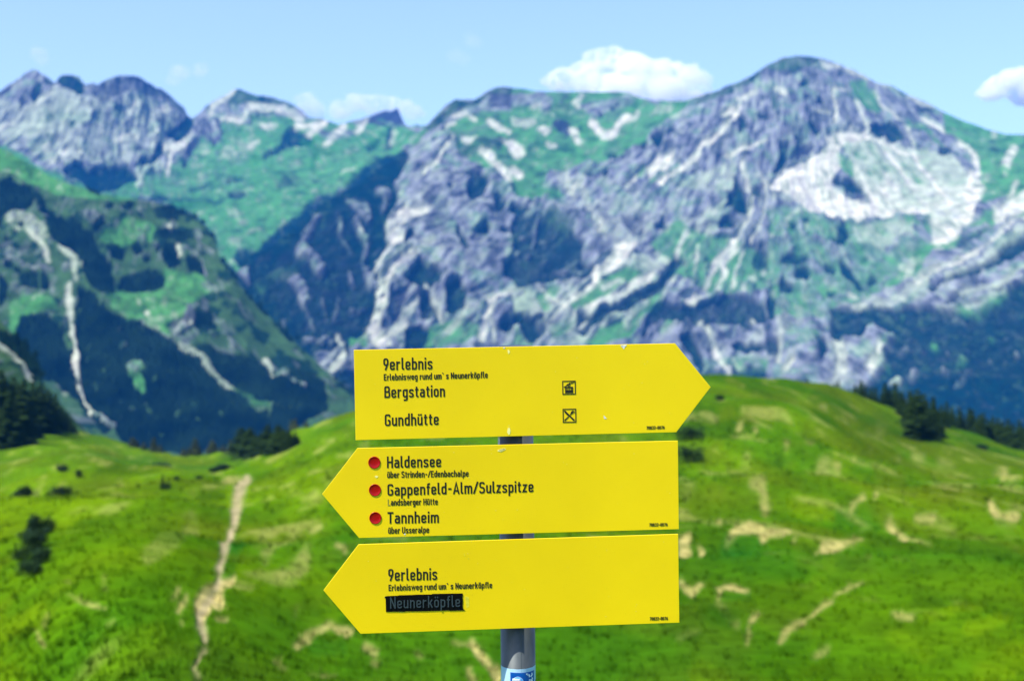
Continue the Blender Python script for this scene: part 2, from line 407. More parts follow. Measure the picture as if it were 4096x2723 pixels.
L('4', 'S', 60, [(80,460),(140,500)], .7); L('4', 'S', 40, [(420,700),(520,720)], .6); L('4', 'S', 40, [(700,730),(700,860)], .6)
A('4', 'G', [(720,380),(870,400),(960,520),(1040,650),(980,690),(850,620),(740,500)], .8); L('4', 'G', 60, [(1230,760),(1400,840),(1550,980)], .8); L('4', 'g', 60, [(30,460),(60,640),(130,640)], .6); L('4', 'g', 60, [(170,460),(220,520)], .6)
A('4', 'L', [(870,930),(1200,1000),(1650,1110),(1850,1300),(1850,1568),(950,1568),(800,1400),(700,1100),(700,950)], .92)
A('4', 'S', [(0,1340),(60,1270),(200,1190),(300,1130),(480,1040),(530,960),(490,880),(620,870),(860,880),(870,960),(700,960),(640,1040),(680,1190),(590,1240),(550,1340),(700,1500),(1000,1568),(350,1568),(200,1440),(0,1390)], .97)
for pts in ([(1030,1040),(1150,1180),(1230,1300),(1330,1420),(1450,1568)], [(1290,1080),(1400,1230),(1520,1350),(1620,1500)], [(760,1160),(850,1290),(900,1400),(950,1500)], [(880,930),(1080,980),(1240,1080)]):
    L('4', 'S', 48, pts, .95)
L('4', 'S', 75, [(1720,980),(1850,1080),(1880,1200),(1820,1280),(1790,1400),(1800,1500)], .95); L('4', 'S', 35, [(1230,800),(1280,960),(1300,1040)], .7); L('4', 'S', 70, [(1050,1260),(1020,1400)], .7)
A('4', 'G', [(630,1040),(700,1100),(760,1140),(760,1250),(700,1250),(660,1190)], .8); L('4', 'G', 80, [(790,1050),(850,1090)], .6); A('4', 'D', [(570,1260),(680,1280),(760,1290),(850,1350),(860,1420),(760,1400),(690,1370),(570,1310)], .85); L('4', 'r', 90, [(720,1420),(830,1460)], .6)
A('4', 'G', [(1180,1320),(1350,1500),(1380,1568),(1300,1568),(1200,1420)], .75); L('4', 'G', 60, [(1200,1180),(1420,1380)], .5); L('4', 'G', 50, [(900,1000),(1000,1160),(1090,1220)], .5); L('4', 'g', 30, [(420,1330),(440,1480)], .6); L('4', 'G', 90, [(930,1220),(1000,1280)], .5)
A('4', 'G', [(1560,660),(1900,800),(2294,880),(2600,900),(2600,1400),(2100,1500),(1950,1568),(1900,1400),(1890,1100),(1720,950),(1600,880)], .88)
L('4', 'S', 75, [(2140,1150),(2180,1050),(2210,1000)], .85); L('4', 'S', 50, [(2170,1440),(2230,1310)], .7); spots('4', 'L', [(2090,1400,60),(2020,880,80),(2130,1230,60),(2020,1140,40)], .7); L('4', 'g', 70, [(2000,950),(2050,1080)], .5)
A('7', 'L', [(0,760),(600,740),(1000,540),(1250,700),(1050,1000),(850,1230),(0,1240)], .6)
A('7', 'S', [(640,150),(1000,100),(1150,300),(1000,420),(700,500)], .3)
# --- lower massif
A('7', 'G', [(0,30),(350,30),(440,80),(300,120),(150,110),(0,80)], .8)
A('7', 'D', [(60,170),(130,230),(220,220),(380,300),(500,380),(560,470),(540,560),(640,650),(590,750),(200,760),(60,800),(0,700),(0,250)], .8)
L('7', 'R', 30, [(200,220),(190,400),(160,470)], 0.68); L('7', 'R', 40, [(330,680),(560,690)], 0.45); spots('7', 'R', [(120,560,60),(30,540,70),(500,600,50),(240,430,60),(70,380,60)], 0.45)
L('7', 'g', 110, [(300,240),(450,330)], .7)
A('7', 'R', [(500,60),(700,0),(1100,0),(1700,60),(1650,300),(1200,400),(1000,430),(800,460),(640,650),(560,450)], .55)
A('7', 'L', [(1200,300),(1500,200),(1700,100),(1600,380),(1300,450)], .6); L('7', 'S', 70, [(560,60),(640,260),(700,400)], 0.40)
A('7', 'S', [(700,580),(830,450),(1000,420),(980,500),(850,620),(720,720),(620,780),(600,760),(640,640)], .95)
A('7', 'L', [(930,560),(1050,530),(1150,620),(1100,700),(950,690)], .6)
A('7', 'G', [(440,950),(600,830),(720,740),(880,650),(1000,700),(1060,720),(860,800),(700,900),(500,990)], .85)
L('7', 'S', 55, [(380,950),(560,830),(640,780)], 0.79); L('7', 'S', 70, [(590,980),(740,910),(900,830),(1080,710)], 0.79); L('7', 'S', 60, [(200,790),(330,900),(380,960)], 0.53); L('7', 'S', 50, [(700,830),(850,750)], 0.44)
A('7', 'L', [(0,870),(150,850),(240,960),(150,1010),(0,1000)], .8); A('7', 'G', [(180,880),(260,840),(300,990),(240,1020)], .7); L('7', 'G', 90, [(300,780),(330,850)], .6); L('7', 'R', 50, [(130,790),(600,760)], 0.52)
A('7', 'D', [(1700,70),(1800,0),(1840,150),(1850,260),(1770,240),(1690,190)], .95); A('7', 'D', [(1620,290),(1700,270),(1770,340),(1720,370),(1620,360)], .9); A('7', 'D', [(1110,340),(1180,240),(1210,340)], .8); A('7', 'r', [(850,250),(1050,220),(1040,390),(880,330)], .6)
L('7', 'r', 50, [(1380,250),(1480,220)], .6); L('7', 'r', 60, [(1480,330),(1600,320)], .6)
A('7', 'G', [(1080,440),(1300,270),(1450,380),(1600,400),(1700,420),(1850,480),(2007,560),(2007,850),(1560,850),(1250,720),(1150,560)], .75)
L('7', 'S', 45, [(1880,130),(1840,280),(1750,430),(1600,600),(1500,810)], 0.79); L('7', 'S', 45, [(1720,430),(1740,520),(1630,620),(1660,680),(1600,820)], 0.79); L('7', 'S', 32, [(1980,0),(2000,150),(1930,300),(1860,440)], 0.79); L('7', 'S', 28, [(1800,520),(1770,620),(1720,800)], 0.70)
L('7', 'S', 30, [(1460,470),(1440,600),(1420,690)], 0.70); L('7', 'S', 35, [(1370,370),(1310,470),(1290,590)], 0.75); L('7', 'S', 60, [(1240,720),(1260,780)], 0.44); L('7', 'L', 60, [(1130,540),(1220,640)], .7); spots('7', 'S', [(1340,780,40),(1890,750,60),(1980,700,60),(1810,830,50)], 0.44)
A('7', 'S', [(1300,890),(1400,860),(1480,880),(1420,950),(1340,950)], .85)
L('7', 'D', 80, [(1310,590),(1230,700),(1160,800),(1000,890),(750,1010),(650,1060)], .8)
A('7', 'G', [(560,1220),(700,1130),(900,1070),(1050,930),(1080,870),(1150,850),(1200,800),(1150,950),(1000,1100),(900,1240),(650,1250)], .85); L('7', 'L', 45, [(880,1100),(1050,930)], .7); L('7', 'L', 40, [(760,1030),(850,980)], .6)
A('7', 'D', [(1180,920),(1300,960),(1450,950),(1560,900),(1700,850),(1850,880),(1960,920),(2007,1060),(1560,1060),(1500,1120),(1300,1080),(1150,1060),(1000,1220),(1100,950)], .75)
L('7', 'G', 80, [(1180,1140),(1220,1080)], .7); L('7', 'R', 40, [(1060,1150),(1100,1110)], 0.52); L('7', 'D', 120, [(1950,500),(1950,620)], .6)
A('7', 'D', [(1380,1160),(1450,1250),(1520,1400),(1480,1460),(1430,1370),(1300,1230)], .9); A('7', 'D', [(1730,1230),(1800,1170),(1900,1180),(2007,1250),(1900,1280),(1760,1290)], .85)
L('7', 'R', 60, [(1370,1060),(1400,1110)], 0.60); L('7', 'S', 55, [(1480,1060),(1560,1180),(1600,1300),(1650,1400),(1700,1480)], 0.70); L('7', 'R', 100, [(1600,1220),(1700,1140),(1950,1080)], 0.60); L('7', 'S', 35, [(1880,1010),(1890,1050)], 0.62); L('7', 'S', 35, [(1730,1340),(1790,1450)], 0.53)
A('7', 'G', [(1600,1350),(1780,1320),(2007,1330),(2007,1480),(1800,1480)], .6)
A('7', 'D', [(0,1020),(240,1030),(250,1180),(190,1220),(60,1120),(0,1080)], .9); L('7', 'S', 45, [(300,1040),(400,960)], 0.62); A('7', 'D', [(500,1000),(600,1010),(660,1070),(560,1160),(500,1130)], .8); L('7', 'S', 35, [(440,1060),(480,1000)], 0.70); L('7', 'S', 45, [(510,1110),(580,1060)], 0.70); L('7', 'G', 110, [(330,1150),(430,1080)], .6); A('7', 'G', [(0,1120),(60,1140),(200,1240),(0,1240)], .6)
L('7', 'R', 60, [(200,1060),(270,1220)], 0.38)
# right flank below the summit
A('8', 'G', [(0,200),(250,150),(450,280),(700,330),(1000,260),(1350,230),(1500,420),(1200,560),(900,800),(700,950),(500,960),(480,1060),(0,1060)], .62)
A('8', 'L', [(650,350),(950,280),(1150,300),(1150,450),(900,520),(700,450)], .6)
A('8', 'S', [(50,0),(480,0),(620,100),(700,130),(820,150),(830,0),(1700,0),(1640,180),(1560,290),(1450,380),(1330,440),(1300,400),(1290,250),(1050,240),(800,270),(700,310),(600,300),(480,260),(330,200),(250,120),(140,60)], .6)
A('8', 'S', [(50,0),(480,0),(620,100),(700,130),(820,150),(900,200),(1200,190),(1290,230),(1050,240),(800,270),(700,310),(600,300),(480,260),(330,200),(250,120),(140,60)], .95)
L('8', 'S', 110, [(1640,0),(1610,160),(1550,270),(1440,370),(1340,430)], 0.84); L('8', 'G', 130, [(1100,60),(1250,130)], .4); A('8', 'D', [(580,0),(740,0),(740,50),(650,60)], .8)
L('8', 'L', 70, [(0,100),(180,110)], .6); L('8', 'L', 40, [(140,330),(180,220),(260,190)], .7); L('8', 'S', 35, [(0,400),(40,410)], 0.70); L('8', 'R', 60, [(120,440),(180,500),(170,540)], 0.52); L('8', 'R', 70, [(360,450),(540,520),(660,600)], 0.45)
L('8', 'R', 90, [(160,640),(190,730),(260,790)], 0.38); L('8', 'R', 60, [(330,620),(420,680)], 0.45); L('8', 'S', 40, [(640,850),(680,870)], 0.62); L('8', 'R', 60, [(480,940),(620,820)], 0.38)
spots('8', 'D', [(270,690,120),(490,660,80),(500,850,70),(810,740,60),(210,320,60),(300,260,50),(1500,440,50)], .85)
A('8', 'D', [(540,310),(600,310),(625,370),(590,480),(460,470),(470,440),(560,400)], .85); A('8', 'D', [(110,570),(320,550),(320,590),(200,640),(110,600)], .8); A('8', 'D', [(570,600),(640,620),(700,720),(760,770),(730,810),(640,740),(570,690)], .9); A('8', 'D', [(100,720),(200,780),(180,850),(100,830)], .75)
A('8', 'D', [(0,880),(60,900),(50,1060),(0,1060)], .85)
A('8', 'G', [(1830,300),(1600,420),(1250,580),(1200,680),(1000,800),(880,800),(1050,640),(1250,480),(1500,400)], .9)
L('8', 'R', 60, [(950,520),(1050,470),(1150,430)], 0.52); L('8', 'R', 90, [(1190,350),(1250,420)], 0.52); L('8', 'L', 70, [(1050,640),(1140,600),(1080,730)], .8); L('8', 'L', 60, [(1330,530),(1350,500)], .7); L('8', 'r', 45, [(1480,440),(1680,360)], .8)
A('8', 'G', [(1560,320),(1830,200),(2007,0),(2500,0),(2500,100),(1830,310)], .8)
L('8', 'S', 130, [(2300,0),(1990,150),(1850,250)], 0.79); L('8', 'S', 60, [(2300,130),(2007,290),(1800,420),(1600,540),(1380,680),(1180,790)], 0.84); L('8', 'L', 90, [(2300,250),(2007,400),(1700,600),(1450,740)], .7)
L('8', 'L', 100, [(1240,800),(1100,880),(900,920),(700,960)], .65); L('8', 'S', 25, [(690,965),(760,950)], 0.70)
A('8', 'D', [(1390,760),(1600,640),(1780,560),(1870,470),(2007,480),(2500,300),(2500,400),(2007,570),(1900,600),(1750,680),(1500,760),(1400,820)], .85); A('8', 'D', [(1270,870),(1400,770),(1400,830),(1320,900)], .85)
L('8', 'R', 55, [(1400,830),(1520,790),(1650,720),(1900,600)], 0.64); L('8', 'L', 60, [(1540,880),(1850,770),(1980,680),(2200,560)], .7)
A('8', 'D', [(500,960),(640,980),(950,960),(1200,970),(1480,1010),(1640,1040),(2007,760),(2500,600),(2500,2500),(700,2500),(760,1600),(900,1380),(1000,1180),(830,1130),(740,1250),(500,1250)], .85)
L('8', 'D', 60, [(1440,950),(1650,880),(1830,830)], .8); L('8', 'G', 60, [(1500,1000),(1640,1020),(1750,950),(1860,860)], .75); L('8', 'L', 30, [(1560,980),(1700,950),(1860,850)], .7)
A('8', 'R', [(60,1050),(300,1060),(500,1080),(490,1150),(400,1180),(500,1250),(740,1260),(820,1130),(850,1180),(930,1240),(880,1380),(740,1600),(0,1600),(0,1150)], .85)
A('8', 'D', [(380,1190),(460,1230),(490,1350),(450,1440),(420,1330)], .95); A('8', 'D', [(0,1150),(80,1200),(80,1300),(0,1330)], .7); A('8', 'G', [(100,1140),(400,1150),(380,1200),(150,1200)], .7); L('8', 'S', 90, [(560,1270),(620,1400),(560,1550)], 0.44); L('8', 'S', 60, [(140,1450),(200,1400)], 0.70); L('8', 'S', 60, [(800,1440),(900,1260)], 0.53); L('8', 'S', 50, [(90,1070),(90,1400)], 0.35)
spots('8', 'G', [(1040,1030,70),(1200,1080,40),(930,1400,80),(1750,1180,60),(1500,1340,120),(1300,1250,100)], .5); spots('8', 'R', [(1730,1330,36),(1220,1300,40),(1360,1420,40),(1830,1340,30),(1960,1310,40),(1400,1290,30),(1850,1140,30)], 0.60)
L('8', 'R', 40, [(1030,1310),(1090,1270)], 0.52); L('8', 'R', 50, [(1110,1500),(1150,1440)], 0.52); L('8', 'R', 80, [(1500,1540),(1580,1470)], 0.38); L('8', 'L', 70, [(960,1500),(1010,1500)], .7); L('8', 'G', 50, [(980,1180),(930,1240)], .5)
# --- left mountain in the middle distance (band above it stays grass)
A('5', 'D', [(1330,240),(1450,270),(1590,370),(1690,500),(1720,640),(1850,750),(2007,900),(2200,1100),(2400,1500),(2300,1700),(2007,1560),(1850,1480),(1750,1300),(1560,1060),(1680,940),(1700,870),(1640,760),(1600,560),(1560,480),(1400,400)], .9)  # shade of the right flank, put into the cover colour
ECREST = [(-900,420),(-500,500),(0,592),(45,610),(115,655),(200,705),(290,740),(400,776),(500,790),(560,800),(640,815),(700,832),(760,862),(815,900),(860,965),(880,1030),(935,1110),(1000,1190),(1080,1270),(1160,1350),(1290,1470),(1400,1570),(1460,1650)]
ZO['z'] = (0, 0, 1.0)
A('z', 'g', ECREST + [(1500,1900),(-900,1900)], 1.0)
A('1', 'G', [(-2000,500),(0,840),(100,880),(250,980),(450,1110),(650,1210),(900,1290),(1100,1310),(1300,1330),(1100,1360),(900,1350),(700,1330),(400,1270),(200,1160),(0,1090),(-2000,900)], 1.0)
A('5', 'D', [(-500,40),(0,60),(80,50),(200,90),(290,150),(200,290),(60,280),(0,430),(-500,430)], .85)
L('5', 'D', 60, [(300,170),(340,260),(420,300)], .6); L('5', 'R', 30, [(270,170),(210,230)], 0.45); L('5', 'R', 60, [(90,140),(110,190)], 0.38)
A('5', 'L', [(30,330),(130,280),(260,330),(340,420),(400,540),(290,530),(200,470),(130,460),(60,400)], .6); spots('5', 'R', [(110,340,70),(240,380,90),(180,300,60),(280,470,70)], 0.45); spots('5', 'D', [(180,410,50),(120,470,50),(60,520,50)], .6)
L('5', 'S', 40, [(230,490),(330,560),(380,690)], 0.52); L('5', 'R', 40, [(0,640),(150,640),(330,620)], 0.51); L('5', 'R', 50, [(30,740),(100,700),(250,730),(400,770)], 0.57)
L('5', 'L', 60, [(480,590),(570,650),(590,850)], .8); L('5', 'R', 50, [(500,720),(520,780)], 0.51); L('5', 'S', 40, [(640,740)], 0.67)
A('5', 'D', [(350,330),(560,360),(660,460),(740,480),(780,600),(860,700),(900,850),(900,950),(800,950),(700,880),(640,700),(600,640),(560,600),(420,540),(400,450)], .88)
A('5', 'D', [(170,770),(290,790),(300,890),(200,880)], .85); A('5', 'D', [(0,800),(60,860),(60,950),(0,1020)], .6); L('5', 'D', 60, [(340,800),(350,880)], .8); L('5', 'D', 60, [(60,740),(160,760)], .5)
L('5', 'R', 60, [(130,830),(100,920),(260,930)], 0.32); L('5', 'R', 60, [(380,850),(450,960)], 0.32)
A('5', 'D', [(1000,790),(1200,740),(1290,800),(1280,880),(1150,910),(1050,930),(940,900),(960,830)], .7); A('5', 'D', [(840,560),(980,570),(970,680),(870,660)], .6)
A('5', 'D', [(1300,560),(1400,620),(1430,740),(1330,760),(1270,680)], .85); A('5', 'D', [(1490,640),(1600,700),(1590,780),(1480,760)], .85); A('5', 'D', [(1250,430),(1400,440),(1500,470),(1440,560),(1250,520)], .7)
A('5', 'D', [(1190,270),(1330,240),(1450,300),(1400,360),(1250,360)], .6); L('5', 'D', 35, [(860,240),(850,270)], .9); L('5', 'D', 50, [(980,250),(1030,240)], .9); L('5', 'R', 40, [(940,270),(960,300)], 0.45); L('5', 'R', 50, [(1090,280),(1020,310)], 0.38)
A('5', 'R', [(600,320),(760,290),(830,370),(740,430),(650,380)], .6); L('5', 'D', 60, [(790,390),(760,440)], .7); A('5', 'G', [(760,470),(880,430),(1010,330),(1220,430),(1180,560),(1000,580),(800,560)], .6)
spots('5', 'R', [(1120,460,110),(910,400,60),(1200,600,60),(1100,540,70)], 0.32); spots('5', 'D', [(1080,600,90),(930,600,60),(1150,660,70),(1250,610,50)], .7)
L('5', 'R', 45, [(1360,290),(1340,440)], 0.51); L('5', 'S', 40, [(1335,410)], 0.67); L('5', 'R', 50, [(1540,440),(1580,580),(1560,650)], 0.54); L('5', 'R', 60, [(1640,600)], 0.51); L('5', 'S', 50, [(1410,600),(1420,650)], 0.52); L('5', 'R', 30, [(1600,690),(1600,780)], 0.45)
A('5', 'G', [(830,980),(950,920),(1150,920),(1290,880),(1290,750),(1400,790),(1550,780),(1680,880),(1620,960),(1500,1010),(1480,1100),(1300,1200),(1350,1330),(1200,1230),(1080,1140),(980,1110),(860,1020)], .75)
L('5', 'R', 60, [(1600,850),(1690,910)], 0.38)
A('5', 'R', [(1480,1020),(1550,1010),(1530,1120),(1510,1230),(1380,1310),(1350,1300),(1460,1120)], .8); spots('5', 'S', [(1490,1210,50),(1080,1030,30),(1160,1090,40)], 0.60)
A('5', 'D', [(1540,1080),(1640,1070),(1700,1150),(1680,1260),(1540,1250),(1520,1180)], .9)
L('5', 'R', 35, [(1100,1150),(1200,1230),(1350,1340),(1500,1450),(1600,1568)], 0.54); L('5', 'g', 80, [(1700,1170),(1850,1400),(1950,1480)], .8); L('5', 'R', 45, [(1770,1260),(1830,1400)], 0.38)
A('5', 'G', [(80,1000),(280,940),(400,960),(480,1060),(300,1080),(180,1110),(100,1250),(50,1200)], .8); L('5', 'G', 50, [(180,950),(180,1100)], .5)
A('5', 'D', [(160,1110),(380,1080),(500,1180),(560,1700),(200,1700),(250,1450),(100,1300)], .85); A('5', 'D', [(620,900),(740,960),(830,1050),(980,1110),(1150,1180),(1350,1350),(1600,1568),(1800,1800),(640,1800),(600,1200)], .85)
L('5', 'R', 80, [(460,1200),(470,1280)], 0.26)
spots('5', 'g', [(700,1330,50),(850,1280,50),(960,1310,90),(870,1390,60),(700,1430,40),(940,1170,50),(900,1450,60),(320,1420,50),(1380,1400,80),(1480,1320,90),(640,1040,60)], .8)
A('a', 'D', [(280,0),(540,0),(560,300),(620,420),(800,600),(900,720),(1400,800),(1900,700),(2359,480),(2359,200),(1500,0),(600,0),(580,200),(700,500),(860,620),(760,640),(640,500),(500,300),(270,190)], .6)
A('a', 'G', [(920,120),(960,70),(1050,90),(1055,320),(1020,320),(930,190)], .85); A('a', 'G', [(1650,300),(1700,260),(1900,350),(2100,420),(2150,470),(2100,550),(1950,500),(1800,420)], .4); A('a', 'R', [(920,100),(980,65),(1050,100),(1000,170),(930,170)], .5)
spots('a', 'g', [(880,360,70),(950,430,70),(1080,480,60),(1400,400,70),(1300,460,80),(1440,520,60),(1130,240,80),(1060,130,60),(700,250,60),(760,160,50),(1350,300,60),(1600,470,60),(1680,400,60),(640,50,60)], .7)
L('a', 'g', 40, [(1030,330),(1080,480)], .6); L('a', 'L', 70, [(1320,0),(1450,80),(1560,190),(1680,300)], .6); L('a', 'S', 60, [(1930,60),(2000,180)], 0.52); L('a', 'R', 80, [(2060,150),(2200,290)], 0.51); L('a', 'R', 40, [(880,500),(870,560)], 0.38)
L('5', 'S', 50, [(530,900),(555,1050),(560,1150),(595,1250),(595,1400),(590,1568)], 0.73)
L('a', 'S', 42, [(555,0),(535,100),(580,150),(575,270),(610,380),(665,480)], 0.71); L('a', 'R', 55, [(680,480),(760,560),(830,610)], 0.57)
A('a', 'g', [(270,180),(400,210),(470,330),(640,560),(700,640),(300,640)], .75); L('a', 'L', 40, [(430,260),(470,330)], .4)
A('a', 'g', [(0,0),(60,60),(270,250),(300,640),(-800,640),(-800,-100),(-20,-60)], .9); L('a', 'D', 70, [(-60,-150),(40,-80),(140,20),(230,150)], .95); L('a', 'S', 60, [(-100,-100),(0,-20),(60,30),(140,110),(230,200)], 0.64)
TMA = blur(TM, 1)
# --- the near meadow
TM[:] = 0
TM[..., CAT.index('M')] = 1
A('a', 'Y', [(-1700,400),(2359,400),(2500,2700),(-1700,2700)], .30)
A('d', 'K', [(-100,400),(300,330),(620,450),(900,560),(860,760),(500,800),(300,1000),(-100,980)], .45)
A('a', 'K', [(1250,1000),(1560,960),(1620,1100),(1400,1300),(1100,1300)], .35)
A('c', 'K', [(-200,100),(400,150),(900,220),(700,500),(300,700),(0,760),(-200,700)], .5); A('c', 'K', [(900,230),(1500,350),(2359,700),(2359,900),(1500,700),(900,500)], .45)
A('a', 'Y', [(450,1150),(700,1030),(900,980),(1050,980),(1000,1050),(850,1110),(700,1180),(560,1230),(450,1270)], .7); A('a', 'Y', [(0,1180),(200,1130),(400,1120),(400,1270),(0,1270)], .4); A('a', 'K', [(0,1000),(350,1090),(640,1010),(800,850),(1200,760),(1250,850),(1060,960),(800,990),(450,1130),(0,1140)], .5); A('a', 'Y', [(1100,900),(1250,880),(1500,830),(1700,710),(1720,780),(1500,900),(1200,960)], .6)  # light and shade of the left fold, painted as pale and dark green
A('b', 'K', [(1350,0),(1560,0),(1500,300),(1420,560),(1300,600),(1330,300)], .5); A('b', 'K', [(1100,560),(1400,620),(1300,700),(1050,650)], .4)
L('b', 'B', 110, [(1600,330),(1560,470),(1530,540)], .8); L('b', 'B', 60, [(1880,240),(1640,380)], .6)
L('b', 'T', 120, [(1000,450),(1180,340),(1280,250)], .28); L('b', 'T', 60, [(1780,460),(1980,300)], .2); L('b', 'T', 60, [(1500,620),(1640,640),(1690,640)], .35); L('b', 'T', 80, [(1600,0),(1530,30)], .3)
L('b', 'P', 70, [(1670,-10),(1600,150),(1565,260)]); L('b', 'P', 54, [(1565,260),(1510,400),(1465,545),(1475,590)])
A('b', 'T', [(1350,660),(1450,600),(1590,575),(1580,610),(1510,650),(1520,740),(1500,780),(1440,760),(1400,800),(1360,860),(1310,800),(1300,730)], 1.0)
L('b', 'T', 90, [(1420,650),(1400,740)], .8)
L('b', 'P', 60, [(1470,600),(1420,700),(1340,800),(1370,930),(1375,1000)], .7); L('b', 'K', 40, [(1370,1030),(1330,1100)], .8); L('b', 'P', 36, [(1380,1060),(1340,1150),(1300,1220),(1330,1303),(1340,1500)], .55)
for w, k, pts in ((30,.8,[(1210,650),(1170,700)]), (40,.8,[(1250,700),(1210,780)]), (30,.8,[(1460,820),(1530,830)]), (30,.6,[(1220,850),(1230,880)]), (50,.7,[(310,830),(290,900)]), (35,.5,[(250,950),(300,1030)]), (25,.5,[(450,690),(550,740),(720,770)]), (30,.45,[(700,570),(700,650)]), (30,.5,[(450,600),(460,610)]), (30,.4,[(720,870),(770,840)]),
                  (50,.75,[(2000,1000),(2080,930),(2240,890),(2359,930)]), (40,.6,[(2270,400),(2330,420)]), (30,.4,[(2100,270),(2170,260)]), (60,.3,[(1850,1130),(1910,1200)]), (30,.35,[(790,265),(850,260)]), (60,.25,[(2100,1230),(2250,1200)]), (30,.4,[(1980,830),(2010,770)]), (100,.25,[(1880,560),(2050,480)])):
    L('b', 'T', w, pts, k)
L('b', 'B', 90, [(2120,1000),(2300,1020)], .6); A('b', 'Y', [(0,60),(400,160),(620,60),(500,200),(420,420),(330,330),(150,420),(0,400)], .45); A('b', 'Y', [(600,900),(1100,850),(1150,1150),(900,1303),(600,1250)], .5); A('b', 'Y', [(0,850),(250,750),(420,780),(250,950),(0,1000)], .6); L('b', 'Y', 200, [(0,1250),(150,1280)], .5)
spots('b', 'K', [(1040,640,120),(1840,720,90),(1950,850,140),(600,950,100),(340,1100,120),(900,850,80),(760,500,70),(150,1000,150),(2100,700,160),(1500,1150,200),(1700,1000,120)], .4)
for p in ([(340,400),(400,320),(460,280),(520,230),(560,290),(620,320),(780,290),(770,350),(640,370),(600,390),(560,350),(430,370),(350,430)], [(930,500),(990,380),(1080,370),(1250,340),(1290,380),(1150,400),(1050,450)], [(30,380),(100,350),(110,450),(40,470)], [(150,400),(200,420),(180,480)], [(280,640),(380,610),(520,690),(520,720),(400,680),(330,660),(290,740)], [(500,830),(570,830),(530,900),(500,900)]):
    A('d', 'T', p, .85)
for w, k, pts in ((50,.7,[(40,600),(110,680),(180,620)]), (28,.7,[(500,920),(490,1020)]), (50,.75,[(720,1000),(760,940),(850,900)]), (30,.5,[(850,900),(1000,810),(1080,740),(1270,650)]), (45,.75,[(1440,240),(1500,290),(1560,330)]), (25,.4,[(1560,330),(1740,370)]), (35,.7,[(1620,230),(1740,230)]), (50,.3,[(1740,230),(1880,270)]), (45,.8,[(2150,190),(2200,230),(2310,230)]), (70,.7,[(1930,60),(2010,80)]), (45,.8,[(2220,10),(2330,20)]), (45,.6,[(1190,180),(1260,150)]), (35,.7,[(1340,150),(1370,150)]), (70,.4,[(530,60),(590,60),(610,190)]), (40,.7,[(270,250),(300,280)]), (30,.6,[(1300,490),(1320,500)]), (60,.35,[(300,760),(420,900)]), (50,.35,[(20,980),(150,930)]), (40,.4,[(800,380)]), (24,.7,[(1265,262)]), (30,.5,[(1750,75),(1780,80)]), (40,.3,[(950,1090),(1040,1040)]), (25,.5,[(2220,310),(2260,320)]), (28,.7,[(2310,390)]), (30,.4,[(1330,370)]), (40,.35,[(1900,780),(1990,830)]), (40,.3,[(1480,860),(1600,880)])):
    L('d', 'T', w, pts, k)
for w, k, pts in ((110,.6,[(550,700),(700,750),(900,680)]), (130,.45,[(0,850),(350,860)]), (55,.5,[(1600,570),(1800,560),(2000,580)]), (50,.5,[(1050,640),(1250,610)]), (50,.5,[(1100,540),(1300,520)]), (60,.5,[(760,1050),(900,1000)]), (55,.6,[(1400,1000),(1480,1080)]), (100,.55,[(500,590)]), (90,.4,[(1300,1200),(1500,1240)]), (60,.5,[(2150,500),(2200,520)]), (70,.45,[(1600,800),(1800,800)]), (70,.5,[(1700,100),(1900,150)]), (60,.4,[(2050,970),(2200,1050)]), (60,.4,[(700,1200),(760,1260)])):
    L('d', 'K', w, pts, k)
for w, k, pts in ((120,.6,[(370,420),(550,420)]), (90,.5,[(1050,240),(1350,230)]), (80,.5,[(2200,260),(2359,320)]), (60,.4,[(330,720),(500,720)])):
    L('d', 'B', w, pts, k)
for w, k, pts in ((180,.6,[(180,1180),(300,1260)]), (90,.5,[(2250,900),(2000,950)]), (60,.5,[(1700,880),(2100,800)]), (100,.5,[(800,150),(1050,180)]), (90,.4,[(950,620),(1050,540)]), (120,.45,[(1500,1000),(1700,1100)]), (200,.45,[(2300,1150),(2100,1250)]), (60,.5,[(880,1200),(1000,1150)])):
    L('d', 'Y', w, pts, k)
spots('c', 'T', [(450,240,30),(550,600,40),(460,500,34),(440,570,50),(1090,800,50),(1100,890,60),(1070,910,50),(770,855,34),(625,880,38),(470,945,50),(1215,795,28),(1500,730,40),(1745,845,40),(1745,880,36),(2200,860,80),(2230,870,70),(2280,930,80),(1140,985,34),(1770,1000,40),(2120,770,40),(1910,660,50),(1910,735,30),(2040,890,40),(1320,710,30)], .5)
spots('c', 'T', [(1000,390,70),(1140,470,90),(1400,500,90),(810,350,40),(560,990,110),(80,1010,110),(1640,730,100),(900,670,60),(760,690,50),(480,740,80),(1000,820,140),(850,880,60),(1820,830,160),(1530,820,60),(620,1090,90),(300,380,50),(540,300,60),(1520,400,60)], .16)
spots('c', 'Y', [(1300,350,160),(1150,750,200),(200,900,120),(900,1050,250),(1350,600,120)], .35)
spots('c', 'K', [(130,420,120),(300,340,60),(650,450,90),(1050,980,100),(1850,1060,160),(380,650,70),(900,620,90),(700,740,60),(560,780,60),(180,1130,120)], .4)
ZO['9'] = (1480, 2240, 1.774)
for w, k, pts in ((65,.8,[(720,520),(830,640),(900,730)]), (50,.75,[(700,690),(740,790)]), (60,.6,[(-20,540),(40,580)]), (40,.5,[(330,590),(370,610)]), (40,.45,[(560,830),(610,800)]), (50,.4,[(30,640),(60,650)]), (40,.4,[(600,520),(700,530)])):
    L('9', 'T', w, pts, k)
for w, k, pts in ((90,.5,[(120,830),(260,800)]), (70,.5,[(300,700),(420,640)]), (60,.5,[(600,620),(650,760)]), (70,.5,[(900,560),(900,640)]), (60,.4,[(0,700),(100,760)])):
    L('9', 'K', w, pts, k)
TMM = TM.copy()
